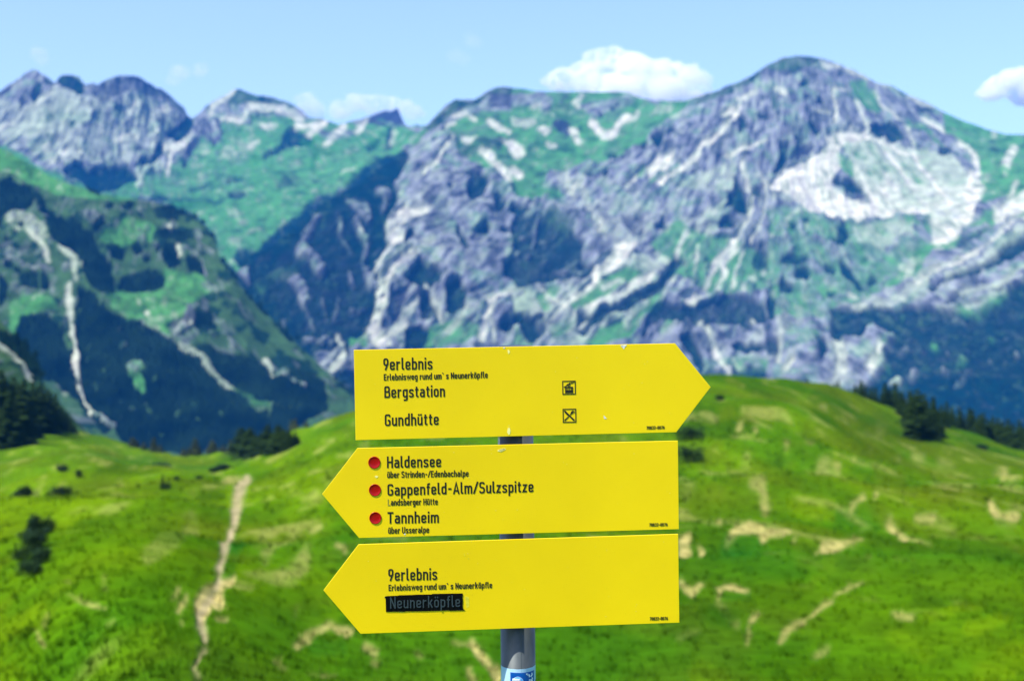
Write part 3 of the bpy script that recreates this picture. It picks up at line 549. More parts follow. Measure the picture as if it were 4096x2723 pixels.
def sample(T, px, py):
    x = np.clip((px - PX0) / STEP, 0, NXR - 1.01)
    y = np.clip((py - PY0) / STEP, 0, NYR - 1.01)
    xi, yi = x.astype(int), y.astype(int)
    fx, fy = (x - xi)[..., None], (y - yi)[..., None]
    return (T[yi, xi] * (1 - fx) + T[yi, xi + 1] * fx) * (1 - fy) + (T[yi + 1, xi] * (1 - fx) + T[yi + 1, xi + 1] * fx) * fy

ALBM = np.array([ALB[c] for c in CAT])

# ------------------------------------------------------------------ materials
def principled(name, color=(.5, .5, .5), rough=.6, metal=0.0, spec=.5, coat=0.0):
    m = bpy.data.materials.new(name)
    m.use_nodes = True
    b = m.node_tree.nodes['Principled BSDF']
    b.inputs['Base Color'].default_value = (*color, 1)
    b.inputs['Roughness'].default_value = rough
    b.inputs['Metallic'].default_value = metal
    b.inputs['Specular IOR Level'].default_value = spec
    b.inputs['Coat Weight'].default_value = coat
    return m, b, m.node_tree.nodes, m.node_tree.links

def add_noise(m, b, n, l, c1, c2, scale, detail=4, lo=.35, hi=.65, stretch=(1, 1, 1)):
    tc = n.new('ShaderNodeTexCoord'); mp = n.new('ShaderNodeMapping')
    mp.inputs['Scale'].default_value = stretch
    l.new(tc.outputs['Object'], mp.inputs['Vector'])
    t = n.new('ShaderNodeTexNoise')
    t.inputs['Scale'].default_value = scale
    t.inputs['Detail'].default_value = detail
    l.new(mp.outputs[0], t.inputs['Vector'])
    cr = n.new('ShaderNodeValToRGB')
    cr.color_ramp.elements[0].position, cr.color_ramp.elements[1].position = lo, hi
    cr.color_ramp.elements[0].color = (*c1, 1)
    cr.color_ramp.elements[1].color = (*c2, 1)
    l.new(t.outputs['Fac'], cr.inputs['Fac'])
    l.new(cr.outputs['Color'], b.inputs['Base Color'])
    return t, cr

def terrain_mat(name, scale, rough=.95, bump=0.0):
    """base colour from the terrain's own 'cover' attribute (rock, scree, grass, scrub, some painted shade), broken up by fine noise"""
    m, b, n, l = principled(name, rough=1.0, spec=0.0)
    at = n.new('ShaderNodeAttribute'); at.attribute_name = 'cover'
    tc = n.new('ShaderNodeTexCoord')
    t = n.new('ShaderNodeTexNoise'); t.inputs['Scale'].default_value = scale; t.inputs['Detail'].default_value = 5
    l.new(tc.outputs['Object'], t.inputs['Vector'])
    mr = n.new('ShaderNodeMapRange')
    mr.inputs['From Min'].default_value, mr.inputs['From Max'].default_value = .3, .7
    mr.inputs['To Min'].default_value, mr.inputs['To Max'].default_value = .68, 1.3
    l.new(t.outputs['Fac'], mr.inputs['Value'])
    mx = n.new('ShaderNodeMix'); mx.data_type = 'RGBA'; mx.blend_type = 'MULTIPLY'; mx.inputs['Factor'].default_value = 1
    l.new(at.outputs['Color'], mx.inputs['A'])
    l.new(mr.outputs[0], mx.inputs['B'])
    l.new(mx.outputs['Result'], b.inputs['Base Color'])
    if bump:
        bp = n.new('ShaderNodeBump'); bp.inputs['Strength'].default_value = 1; bp.inputs['Distance'].default_value = bump
        l.new(t.outputs['Fac'], bp.inputs['Height']); l.new(bp.outputs[0], b.inputs['Normal'])
    return m

MT_FAR = terrain_mat('mountain_cover', 0.035, bump=2.0)
MT_NEAR = terrain_mat('meadow_grass', 1.6, bump=0.05)

# ------------------------------------------------------------------ mountains
def grid_faces(nr, nc, keep=None):
    i = np.arange(nr * nc).reshape(nr, nc)
    q = np.stack([i[:-1, :-1], i[:-1, 1:], i[1:, 1:], i[1:, :-1]], -1)
    if keep is not None: q = q[keep]
    return q.reshape(-1, 4)

def crest_fn(pts, rough=0.0, seed=0):
    P = np.array(pts, float)
    def f(px):
        y = np.interp(px, P[:, 0], P[:, 1])
        if rough:
            z = px * 0
            y = y + rough * fbm(px / 60.0, z + seed, z, 4, seed)
        return y
    return f

FOREST_AND_SHADE = []                                   # points of dark cover, painted shade included, where scrub and forest cones go

def mountain(name, x0, x1, dx, crest, bottom, depth, rows, amp, back, seed, label=None, lam=1.0, warp=16, peak=3200):
    cols = np.arange(x0, x1 + dx, dx, dtype=float)
    nc = len(cols)
    cy = crest(cols)
    by = bottom(cols) if callable(bottom) else np.full(nc, float(bottom))
    t = np.linspace(0, 1, rows) ** 1.0
    py = by[None, :] + (cy - by)[None, :] * t[:, None]
    px = np.broadcast_to(cols, py.shape).copy()
    r = depth(px, py)
    P = place(px, py, r)
    # back side, falling away behind the crest
    nb = 14
    rb = r[-1][None, :] + (np.arange(1, nb + 1)[:, None] / nb) ** 1.3 * back
    dirs = (P[-1] - CAM)
    dirs[:, 2] = 0
    dirs /= np.linalg.norm(dirs, axis=1)[:, None]
    B = np.empty((nb, nc, 3))
    B[..., :2] = CAM[:2] + rb[..., None] * dirs[None, :, :2]
    fall = (rb - r[-1][None, :])
    B[..., 2] = P[-1, :, 2][None, :] - fall * 0.75
    # front skirt down to the valley floor
    P = np.concatenate([P, B])
    W = sample(TMA, px + 0, py)
    # normals of the undisplaced slope
    du = np.gradient(P, axis=1); dv = np.gradient(P, axis=0)
    N = np.cross(du, dv)
    N /= np.linalg.norm(N, axis=-1)[..., None] + 1e-9
    N *= np.sign((N * (CAM - P)).sum(-1))[..., None]
    N[rows:] = N[rows - 1]
    X, Y, Z = P[..., 0], P[..., 1], P[..., 2]
    s = lam
    # gullies run down the fall line: leftwards on the left flank of a peak, rightwards on the right
    pxa = np.concatenate([px, np.broadcast_to(cols, (nb, nc))])
    fall_ = 1.0 * np.tanh((peak - pxa) / 450.0)
    G1 = X - fall_ * Z
    rg = ridged(X / (170 * s), Y / (230 * s), Z / (420 * s), 2, seed)
    mid = ridged(G1 / (58 * s) + .6 * rg, Y / (110 * s), Z / (230 * s), 3, seed + 3)
    fin = fbm(X / (20 * s), Y / (24 * s), Z / (30 * s), 4, seed + 5, .6)
    wx = np.zeros(P.shape[:2]); wx[:rows] = warp * fbm(px / 46, py / 46, px * 0 + seed, 4, seed + 9)
    wy = np.zeros(P.shape[:2]); wy[:rows] = warp * fbm(px / 46, py / 46, px * 0 + seed + 7, 4, seed + 12)
    W = sample(TMA, px + wx[:rows], py + wy[:rows])
    W = np.concatenate([W, np.repeat(W[-1:], nb, 0)])
    # the covers break into one another along ragged edges
    Xr, Yr, Zr = X / s, Y / s, Z / s
    for k_, c_ in enumerate(CAT[:6]):
        e_ = fbm(G1 / s / 22 + 3 * k_, Yr / 40, Zr / 75 + 7 * k_, 4, seed + 50 + 3 * k_, .72)
        W[..., CAT.index(c_)] = (W[..., CAT.index(c_)] + .005) * np.exp((1.7 if c_ == 'S' else 2.1) * e_)
    W /= W.sum(-1, keepdims=True)
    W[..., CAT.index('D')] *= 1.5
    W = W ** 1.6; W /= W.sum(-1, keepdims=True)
    ci = CAT.index
    rocky = W[..., ci('R')] + W[..., ci('r')] * 1.3 + .55 * W[..., ci('D')] + .35 * W[..., ci('L')] + .3 * W[..., ci('g')]
    smooth = W[..., ci('S')] + W[..., ci('G')]
    tt = np.concatenate([t, np.ones(nb)])[:, None]
    edge = np.clip((1 - tt) / .12, .25, 1)
    hollow = -(W[..., ci('D')] + .7 * W[..., ci('r')])
    a = amp * edge
    k1 = np.clip(.25 + rocky, 0, 1.2)
    disp = a * (1.15 * rg * (.35 + .65 * k1) + (.62 * mid * k1) + .24 * fin * np.clip(.15 + rocky, 0, 1.2) + .8 * hollow)
    P = P + N * disp[..., None]
    # colours
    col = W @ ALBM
    n1 = fbm(G1 / (14 * s), Y / (40 * s), Z / (75 * s), 4, seed + 20, .55)
    n2 = fbm(X / (38 * s) + 9, Y / (42 * s), Z / (80 * s), 4, seed + 30, .65)
    n3 = fbm(X / (9 * s), Y / (9 * s), Z / (9 * s), 2, seed + 40)
    def mixc(col, c, m):
        return col * (1 - m[..., None]) + np.array(ALB[c]) * m[..., None]
    sat = lambda v: np.clip(v, 0, 1)
    Rw, Gw, Sw, Dw, Lw, gw = (sat(W[..., ci(c)]) for c in 'RGSDLg')
    col = mixc(col, 'G', (Rw * .7 + Lw * .35) * sat((-n2 - .03) * 4) * .75)
    col = mixc(col, 'r', Rw * sat((-n1 - .05) * 3.2) * .8)
    col = mixc(col, 'L', (Rw * .7 + Lw * .4) * sat((n1 - .06) * 3.5) * .75)
    col = mixc(col, 'D', Rw * .6 * sat((n2 - .20) * 6))
    col = mixc(col, 'D', gw * .85 * sat((-n2 - .05) * 6))
    col = mixc(col, 'R', gw * .3 * sat((n1 - .15) * 5))
    col = mixc(col, 'g', Gw * sat((n1 - .08) * 3) * .55)
    col = mixc(col, 'L', Gw * .5 * sat((n2 - .10) * 4) * sat((n1 + .1) * 4))
    col = mixc(col, 'D', Gw * .5 * sat((-n2 - .20) * 5))
    col = mixc(col, 'g', Dw * .5 * sat((n3 - .12) * 5) * sat((n2 + .1) * 4))
    if lam < .8: col = mixc(col, 'g', Dw * .65 * sat((fbm(X / 12, Y / 16, Z / 14, 4, seed + 70, .65) - .04) * 5))
    col = mixc(col, 'R', Dw * .15 * sat((n1 - .30) * 6))
    col = mixc(col, 'L', sat(4 * Sw * (1 - Sw)) * .65)
    col = mixc(col, 'L', Sw * sat((n1 + .10) * 3) * .7)
    col = mixc(col, 'g', Sw * sat((n1 - .26) * 5) * .6)
    col = mixc(col, 'g', Dw * sat((n1 - .12) * 4) * sat((n2 + .05) * 4) * .45)
    col = mixc(col, 'R', Sw * sat((-n1 - .12) * 4) * .6)
    col = col * (1 + .2 * n3)[..., None]
    Pf = P.reshape(-1, 3)
    o = np_mesh(name, Pf, grid_faces(rows + nb, nc), MT_FAR, {'cover': np.clip(col, 0, 1).reshape(-1, 3)})
    mark(o, kind='structure')
    # where trees and scrub go: all dark cover, painted shade too
    m = (W[:rows, :, ci('D')] > .55) & (px > -200) & (px < 4300)
    FOREST_AND_SHADE.append((P[:rows][m], r[m]))
    return o

V_FLOOR = -330.0
# far blue tooth
tooth = crest_fn([(1300,530),(1400,500),(1465,470),(1500,462),(1545,444),(1560,452),(1585,436),(1593,440),(1604,470),(1622,505),(1660,510),(1700,505),(1760,520),(1900,560)], 2, 3)
mountain('far_mountain', 1250, 1950, 6, tooth, 620, Depth([(1300,450,5600),(1900,450,5600),(1300,620,5200),(1900,620,5200)]), 60, 26, 500, 71, lam=1.6)
# rocky peaks at the left and the green ridge behind the valley
backc = crest_fn([(-900,520),(-500,420),(-200,430),(0,360),(60,320),(110,292),(138,284),(150,290),(170,305),(200,316),(222,336),(235,310),(262,300),(290,303),(320,315),(336,330),(345,338),(370,328),(393,338),(430,318),(470,304),(510,302),(550,312),(600,336),(660,370),(710,405),(735,425),(748,455),(768,470),(790,455),(850,410),(900,378),(935,356),(955,354),(985,368),(1040,380),(1100,395),(1150,405),(1180,425),(1230,465),(1290,474),(1350,495),(1420,478),(1465,470),(1520,490),(1580,512),(1660,508),(1700,505),(1740,480),(1800,440),(1900,430),(2100,470),(2400,520)], 10, 1)
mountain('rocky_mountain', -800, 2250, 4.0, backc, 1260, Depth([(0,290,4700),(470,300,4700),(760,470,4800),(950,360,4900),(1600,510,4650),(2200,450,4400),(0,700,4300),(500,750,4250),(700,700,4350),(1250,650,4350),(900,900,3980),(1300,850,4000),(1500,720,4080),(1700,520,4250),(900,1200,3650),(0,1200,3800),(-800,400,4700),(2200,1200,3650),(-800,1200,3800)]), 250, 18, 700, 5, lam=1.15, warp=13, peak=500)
# main massif
mainc = crest_fn([(-200,2200),(500,1500),(750,1220),(850,1110),(938,1068),(1000,1022),(1076,998),(1127,958),(1194,908),(1245,855),(1290,818),(1335,788),(1389,757),(1440,735),(1493,690),(1563,650),(1620,606),(1670,555),(1705,510),(1740,470),(1780,425),(1820,396),(1860,403),(1895,402),(1940,372),(1975,356),(2015,346),(2060,352),(2130,362),(2200,366),(2300,366),(2400,370),(2480,370),(2515,372),(2560,392),(2610,404),(2680,408),(2740,404),(2800,388),(2870,362),(2940,332),(3010,300),(3072,258),(3130,233),(3190,222),(3240,224),(3290,236),(3340,252),(3400,280),(3450,300),(3500,330),(3560,345),(3620,375),(3700,410),(3760,440),(3850,480),(3930,512),(4020,540),(4100,538),(4200,510),(4400,470),(5000,560)], 3, 2)
mbot = crest_fn([(-200,2300),(500,1800),(1500,1760),(5000,1760)])
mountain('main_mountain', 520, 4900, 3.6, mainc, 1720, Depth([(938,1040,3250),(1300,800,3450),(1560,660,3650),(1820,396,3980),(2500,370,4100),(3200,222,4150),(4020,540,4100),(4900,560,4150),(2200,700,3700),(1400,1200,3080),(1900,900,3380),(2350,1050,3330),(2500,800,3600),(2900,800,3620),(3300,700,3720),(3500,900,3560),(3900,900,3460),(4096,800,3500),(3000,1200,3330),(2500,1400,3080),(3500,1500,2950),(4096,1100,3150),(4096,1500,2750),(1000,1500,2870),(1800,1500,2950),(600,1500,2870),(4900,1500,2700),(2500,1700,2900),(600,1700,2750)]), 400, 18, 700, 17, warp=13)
# dark wooded mountain at the left
ec = crest_fn(ECREST + [(1600,1850),(1700,1990)], 4, 4)
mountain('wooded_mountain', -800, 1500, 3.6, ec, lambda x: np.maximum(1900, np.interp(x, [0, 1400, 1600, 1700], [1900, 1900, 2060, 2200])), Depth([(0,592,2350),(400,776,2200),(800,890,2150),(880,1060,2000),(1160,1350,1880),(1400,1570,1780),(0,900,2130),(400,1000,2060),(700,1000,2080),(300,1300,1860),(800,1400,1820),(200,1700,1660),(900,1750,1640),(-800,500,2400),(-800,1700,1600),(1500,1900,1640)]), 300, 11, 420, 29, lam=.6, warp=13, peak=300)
# near wooded slope at the left edge
gc = crest_fn([(-900,700),(-300,1050),(0,1285),(60,1350),(110,1430),(160,1510),(210,1580),(270,1650),(330,1710),(420,1790),(520,1880)], 4, 6)
mountain('left_slope', -800, 480, 5, gc, 2000, Depth([(0,1285,760),(160,1510,720),(400,1790,660),(-800,800,900),(-800,1900,560),(0,1800,600),(300,1900,600)]), 90, 3.0, 150, 37, lam=.22, warp=10)

# valley floor under everything, out to the horizon
a = np.linspace(0, 2 * PI, 65)[:-1]
V = [(0, 0, V_FLOOR)] + [(rr * math.cos(t), rr * math.sin(t), V_FLOOR) for rr in (900, 3000, 6000, 9000) for t in a]
Fc = [(0, 1 + i, 1 + (i + 1) % 64) for i in range(64)]
for k in range(3):
    Fc += [(1 + k * 64 + i, 1 + (k + 1) * 64 + i, 1 + (k + 1) * 64 + (i + 1) % 64, 1 + k * 64 + (i + 1) % 64) for i in range(64)]
mv, bv, nv, lv = principled('valley_cover', rough=.95, spec=.1)
add_noise(mv, bv, nv, lv, (.012, .035, .02), (.05, .12, .03), .004)
mark(mesh_obj('valley_ground', V, Fc, mv), kind='structure')

# ------------------------------------------------------------------ the near meadow
MC = [(-1200,1840),(0,1800),(60,1765),(120,1725),(190,1712),(300,1728),(400,1748),(500,1775),(600,1802),(700,1822),(780,1826),(850,1815),(930,1798),(1000,1768),(1080,1735),(1150,1722),(1250,1695),(1415,1640),(1600,1585),(1900,1535),(2300,1508),(2600,1498),(2850,1500),(3000,1508),(3150,1520),(3300,1545),(3420,1572),(3540,1608),(3640,1650),(3720,1675),(3800,1697),(3950,1745),(4096,1805),(4500,1960),(5200,2150)]
mcrest = crest_fn(MC, 1.5, 8)
mdepth = Depth([(0,2900,24),(2000,2900,22),(4096,2900,24),(0,2723,30),(2000,2723,27),(4096,2723,29),(0,2400,45),(1300,2400,42),(2800,2400,45),(4096,2400,48),(0,2210,62),(4096,2100,92),(2800,2100,85),(1300,2100,78),(0,2060,95),(450,1985,125),(700,1970,140),(1300,1900,130),(2800,1800,150),(3600,1900,150),(4096,1950,150),(0,1920,230),(500,1880,300),(0,1800,330),(190,1712,430),(500,1775,470),(800,1826,430),(1050,1760,350),(1415,1640,290),(2000,1530,250),(2850,1500,250),(3300,1545,265),(3700,1680,290),(4096,1805,290),(-1000,1850,330),(5000,2100,260),(-1000,2723,34),(5000,2723,34),(5000,2900,26),(-1000,2900,26),(2300,1800,150)])

az_in = np.arange(-600, 4700, 5.0)
ncm = len(az_in)
rows_v = 430
tv = np.linspace(0, 1, rows_v)
cy = mcrest(az_in)
pyv = 2900 + (cy - 2900)[None, :] * (tv ** .82)[:, None]
pxv = np.broadcast_to(az_in, pyv.shape).copy()
rv = mdepth(pxv, pyv)
for _k in range(1, rows_v):                       # the slope always recedes
    rv[_k] = np.maximum(rv[_k], rv[_k - 1] + .02)
PV = place(pxv, pyv, rv)
hd = PV[0] - CAM; hd[:, 2] = 0; hd /= np.linalg.norm(hd, axis=1)[:, None]
nn = 26
fr = (np.arange(nn) / nn)
NRW = np.empty((nn, ncm, 3))
rn = .4 + (rv[0][None, :] - .4) * fr[:, None]
NRW[..., :2] = CAM[:2] + rn[..., None] * hd[None, :, :2]
NRW[..., 2] = -.02 + (PV[0, :, 2][None, :]) * fr[:, None] ** .85
nb = 30
fb = np.arange(1, nb + 1) / nb
rb = rv[-1][None, :] + fb[:, None] ** 1.5 * 460
BK = np.empty((nb, ncm, 3))
BK[..., :2] = CAM[:2] + rb[..., None] * hd[None, :, :2]
dr = rb - rv[-1][None, :]
BK[..., 2] = PV[-1, :, 2][None, :] - dr * .12 - .5 * dr * np.clip(dr / 60, 0, 1)
PM = np.concatenate([NRW, PV, BK])
X, Y, Z = PM[..., 0], PM[..., 1], PM[..., 2]
rr = np.concatenate([rn, rv, rb])
big = fbm(X / 26, Y / 26, Z * 0, 3, 50)
tus = fbm(X / 3.1 + Y / 16, Y / 9, Z * 0, 3, 55)
tus2 = fbm(X / .9, Y / .9, Z * 0, 2, 58)
damp = np.clip(rr / 18, 0.05, 1)
crest_fade = np.concatenate([np.ones(nn), np.clip((1 - tv) / .12, .3, 1), np.full(nb, .3)])[:, None]
h = damp * (2.1 * big * crest_fade * np.clip(rr / 120, .25, 1.6) + .10 * tus * np.clip(rr / 40, .5, 1.6) + .02 * tus2)
pxa = np.concatenate([np.broadcast_to(az_in, (nn, ncm)), pxv, np.broadcast_to(az_in, (nb, ncm))])
pya = np.concatenate([np.full((nn, ncm), 2900.0), pyv, np.broadcast_to(pyv[-1], (nb, ncm))])
wx = 14 * fbm(pxa / 40, pya / 40, pxa * 0, 3, 61); wy = 9 * fbm(pxa / 40, pya / 40, pxa * 0 + 4, 3, 62)
WM = sample(blur(TMM, 2), pxa + wx, pya + wy)
for k_, c_ in enumerate('MTPKYB'):
    e_ = fbm(X / 1.6 + Y / 14 + 5 * k_, Y / 7, X * 0 + k_, 3, 80 + k_, .7) * np.clip(45 / rr, .0, 1) + fbm(X / 5 + Y / 30 + 5 * k_, Y / 20, X * 0 + k_, 3, 90 + k_, .7) * np.clip(rr / 45, .3, 1)
    WM[..., CAT.index(c_)] *= np.exp((1.3 if c_ in 'TP' else 2.0) * e_)
WM /= WM.sum(-1, keepdims=True)
WM = WM ** 1.05; WM /= WM.sum(-1, keepdims=True)
ci = CAT.index
ruts = WM[..., ci('P')] + .6 * WM[..., ci('T')]
h -= ruts * .08 * damp
# the hill top falls off a little where bare soil shows
PM[..., 2] += h
bare = WM[..., ci('P')] > .42
col = WM @ ALBM
def mixm(col, c, m):
    return col * (1 - m[..., None]) + np.array(ALB[c]) * m[..., None]
cl = lambda v: np.clip(v, 0, 1)
q1 = fbm(X / 9 + Y / 50, Y / 42, Z / 12, 3, 64); q2 = fbm(X / 2.4 + Y / 20, Y / 10, Z / 3, 3, 66); q3 = fbm(X / 30 + 4, Y / 30, Z / 30, 2, 68)
q4 = fbm(X / .7, Y / 2.4, Z / .7, 2, 69)
far = np.clip((rr - 80) / 150, 0, 1)
gr = 1 - cl(WM[..., ci('P')] + WM[..., ci('T')])
col = mixm(col, 'Y', gr * cl((q1 - .02) * 2.0) * .6)
col = mixm(col, 'K', gr * cl((-q1 - .05) * 2.5) * .5)
col = mixm(col, 'O', gr * cl((fbm(X / 17 + Y / 60, Y / 50, Z / 14, 3, 77) - .03) * 3) * .6)
col = mixm(col, 'O', gr * cl((fbm(X / 3.4 - Y / 30, Y / 13, Z / 4, 3, 79) - .12) * 3.5) * .5)
col = mixm(col, 'K', gr * cl((-q2 - .12) * 3) * .22)
col = mixm(col, 'B', gr * cl((q3 - .2) * 3) * .35)
col = mixm(col, 'T', gr * cl((q2 - .26) * 4) * .2)
col = mixm(col, 'K', (1 - gr) * cl((q4 - .12) * 4) * .5)
col = col * (1 + .08 * q4 + .14 * q2)[..., None]
col = np.clip(col, .002, 1)
nr = PM.shape[0]
fbare = bare[:-1, :-1]
Pf, Cf = PM.reshape(-1, 3), col.reshape(-1, 3)
meadow = np_mesh('meadow', Pf, grid_faces(nr, ncm, ~fbare), MT_NEAR, {'cover': Cf})
mark(meadow, kind='structure')
Q = grid_faces(nr, ncm, fbare)
u, inv = np.unique(Q, return_inverse=True)
path = np_mesh('path', Pf[u], inv.reshape(-1, 4), MT_NEAR, {'cover': Cf[u]})
mark(path, kind='structure')

def ground(px, py):
    """point of the meadow surface seen at (px, py), or just behind its crest"""
    j = int(round((px - az_in[0]) / 5.0))
    j = min(max(j, 0), ncm - 1)
    c = pyv[-1, j]
    if py <= c + 1:
        i = nn + rows_v - 1 + (2 if py < c - 2 else 0)
    else:
        i = nn + int(np.argmin(np.abs(pyv[:, j] - py)))
    return PM[i, j].copy(), rr[i, j]

# hill top around and behind the camera
aedge0 = math.atan2(hd[0, 0], hd[0, 1]); aedge1 = math.atan2(hd[-1, 0], hd[-1, 1])
th = np.linspace(aedge1, 2 * PI + aedge0, 80)
rads = np.array([0.4, 1.5, 3, 6, 12, 25, 50, 100, 200, 400, 700])
TT, RR = np.meshgrid(th, rads)
Xh, Yh = RR * np.sin(TT), RR * np.cos(TT)
Zh = -.02 - .16 * np.maximum(RR - 2, 0) ** 1.0 - .0003 * RR ** 2 + .25 * fbm(Xh / 7, Yh / 7, Xh * 0, 3, 5) * np.clip(RR / 10, 0, 1)
ch = np.array(ALB['G']) * (1 + .5 * fbm(Xh / 5, Yh / 5, Xh * 0, 3, 6))[..., None]
mark(np_mesh('hilltop_ground', np.stack([Xh, Yh, Zh], -1).reshape(-1, 3), grid_faces(len(rads), len(th)), MT_NEAR, {'cover': ch.reshape(-1, 3)}), kind='structure')
# ------------------------------------------------------------------ distant woods and mountain pine (one mass)
def cone_woods():
    rg = np.random.default_rng(5)
    pts = []
    for (p, r), n, hh in zip(FOREST_AND_SHADE, (0, 1500, 9000, 17000, 1500), (0, 3.5, 6.5, 7.5, 4.0)):
        if n == 0 or len(p) == 0: continue
        k = rg.choice(len(p), min(n, len(p)), replace=False)
        q = p[k] + rg.normal(0, 1.5, (len(k), 3)) * [1, 1, 0]
        s = hh * rg.uniform(.55, 1.25, len(k)) * np.where(q[:, 2] > 250, .55, 1)
        pts.append(np.concatenate([q, s[:, None]], 1))
    pts = np.concatenate(pts)
    n = len(pts)
    a = np.arange(5) / 5 * 2 * PI
    ring = np.stack([np.cos(a), np.sin(a), 0 * a], 1)
    V = np.zeros((n, 6, 3))
    ang = rg.uniform(0, 2 * PI, n)
    ca, sa = np.cos(ang)[:, None], np.sin(ang)[:, None]
    w = pts[:, 3] * rg.uniform(.26, .42, n)
    V[:, :5, 0] = (ring[None, :, 0] * ca - ring[None, :, 1] * sa) * w[:, None]
    V[:, :5, 1] = (ring[None, :, 0] * sa + ring[None, :, 1] * ca) * w[:, None]
    V[:, :5, 2] = -.3
    V[:, 5, 2] = pts[:, 3]
    V += pts[:, None, :3]
    b = (np.arange(n) * 6)[:, None, None]
    F = np.array([[i, (i + 1) % 5, 5] for i in range(5)])[None] + b
    m, bb, nn_, ll = principled('woods_needles', rough=1, spec=.0)
    add_noise(m, bb, nn_, ll, (.001, .007, .006), (.010, .030, .016), .02)
    o = np_mesh('forest', V.reshape(-1, 3), F.reshape(-1, 3), m, smooth=False)
    mark(o, 'dark blue-green conifers and mountain pine on the far slopes, some only filling painted shade', 'forest', kind='stuff')
cone_woods()

# ------------------------------------------------------------------ spruces
m_needle, b_, n_, l_ = principled('spruce_needles', rough=.9, spec=.05)
add_noise(m_needle, b_, n_, l_, (.003, .010, .003), (.022, .048, .006), 1.1, lo=.3, hi=.7)
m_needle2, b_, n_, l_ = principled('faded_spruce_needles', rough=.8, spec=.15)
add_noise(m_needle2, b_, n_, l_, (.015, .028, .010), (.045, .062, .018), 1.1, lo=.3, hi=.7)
m_bark, b_, n_, l_ = principled('bark', rough=.9, spec=.1)
add_noise(m_bark, b_, n_, l_, (.05, .035, .025), (.16, .12, .09), 6, stretch=(1, 1, .2))

def spruce_meshes(seed, slim=1.0):
    """crown and trunk of a spruce one metre tall (scaled when placed)"""
    rg = random.Random(seed)
    V, F = [], []
    nw = 17
    lean = rg.uniform(0, 2 * PI)
    for k in range(nw):
        z = .07 + .89 * (k / (nw - 1)) ** .95
        rad = .185 * slim * (1 - z) ** .8 * rg.uniform(.8, 1.12) + .012
        nbg = 10 if k < 12 else 7
        ph = rg.uniform(0, 2 * PI)
        for j in range(nbg):
            if rg.random() < .08: continue
            a = ph + j * 2 * PI / nbg + rg.uniform(-.2, .2)
            r = rad * rg.uniform(.65, 1.2)
            w = r * .34 + .008
            z0 = z + rg.uniform(-.012, .012) + .02
            dr = r * rg.uniform(.25, .6)
            ca, sa = math.cos(a), math.sin(a)
            i = len(V)
            for (u, v, dz) in ((.05, 0, 0.012), (.5, -w, -dr * .45), (.55, w, -dr * .45), (1, 0, -dr), (.55, 0, -dr * .2 + .008), (.8, -w * .7, -dr * .95), (.8, w * .7, -dr * .95)):
                V.append((ca * r * u - sa * v, sa * r * u + ca * v, z0 + dz))
            F += [(i, i + 1, i + 4), (i, i + 4, i + 2), (i + 4, i + 1, i + 5), (i + 4, i + 5, i + 3), (i + 4, i + 3, i + 6), (i + 4, i + 6, i + 2)]
            for q in range(2):                     # hanging twig tufts
                u = rg.uniform(.35, .95)
                i = len(V)
                x, y, zz = ca * r * u, sa * r * u, z0 - dr * u
                s = .022 * rg.uniform(.7, 1.3)
                V += [(x - s * .6, y + rg.uniform(-s, s), zz + s * .3), (x + s * .6, y + rg.uniform(-s, s), zz + s * .3), (x + rg.uniform(-s, s) * .5, y, zz - s * 1.3)]
                F.append((i, i + 1, i + 2))
    i = len(V)
    for q in range(5):
        a = q * 2 * PI / 5
        V.append((.012 * math.cos(a), .012 * math.sin(a), .93))
    V.append((0, 0, 1.0))
    F += [(i + q, i + (q + 1) % 5, i + 5) for q in range(5)]
    # dark core so that the sky does not shine through the middle
    i = len(V)
    for zz, rr_ in ((.08, .07 * slim), (.35, .075 * slim), (.7, .035 * slim)):
        for q in range(7):
            a = q * 2 * PI / 7
            V.append((rr_ * math.cos(a) * rg.uniform(.7, 1.1), rr_ * math.sin(a) * rg.uniform(.7, 1.1), zz + rg.uniform(-.02, .02)))
    V.append((0, 0, .9))
    for lv in range(2):
        F += [(i + lv * 7 + q, i + lv * 7 + (q + 1) % 7, i + lv * 7 + 7 + (q + 1) % 7, i + lv * 7 + 7 + q) for q in range(7)]
    F += [(i + 14 + q, i + 14 + (q + 1) % 7, i + 21) for q in range(7)]
    cm = bpy.data.meshes.new('crown'); cm.from_pydata(V, [], F); cm.update()
    tv_, tf = [], []
    for zz, rr_ in ((-.06, .024), (.06, .018), (.4, .012), (.95, .002)):
        for q in range(7):
            a = q * 2 * PI / 7
            tv_.append((rr_ * math.cos(a), rr_ * math.sin(a), zz))
    for lv in range(3):
        tf += [(lv * 7 + q, lv * 7 + (q + 1) % 7, lv * 7 + 7 + (q + 1) % 7, lv * 7 + 7 + q) for q in range(7)]
    tm = bpy.data.meshes.new('trunk'); tm.from_pydata(tv_, [], tf); tm.update()
    tm.materials.append(m_bark)
    return cm, tm

PROTO = []
for sd, sl_ in ((1, 1.0), (2, .8), (3, 1.15), (4, .9), (5, 1.3)):
    cm, tm = spruce_meshes(sd, sl_)
    cf = cm.copy()
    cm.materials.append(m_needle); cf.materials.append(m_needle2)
    PROTO.append((cm, cf, tm))

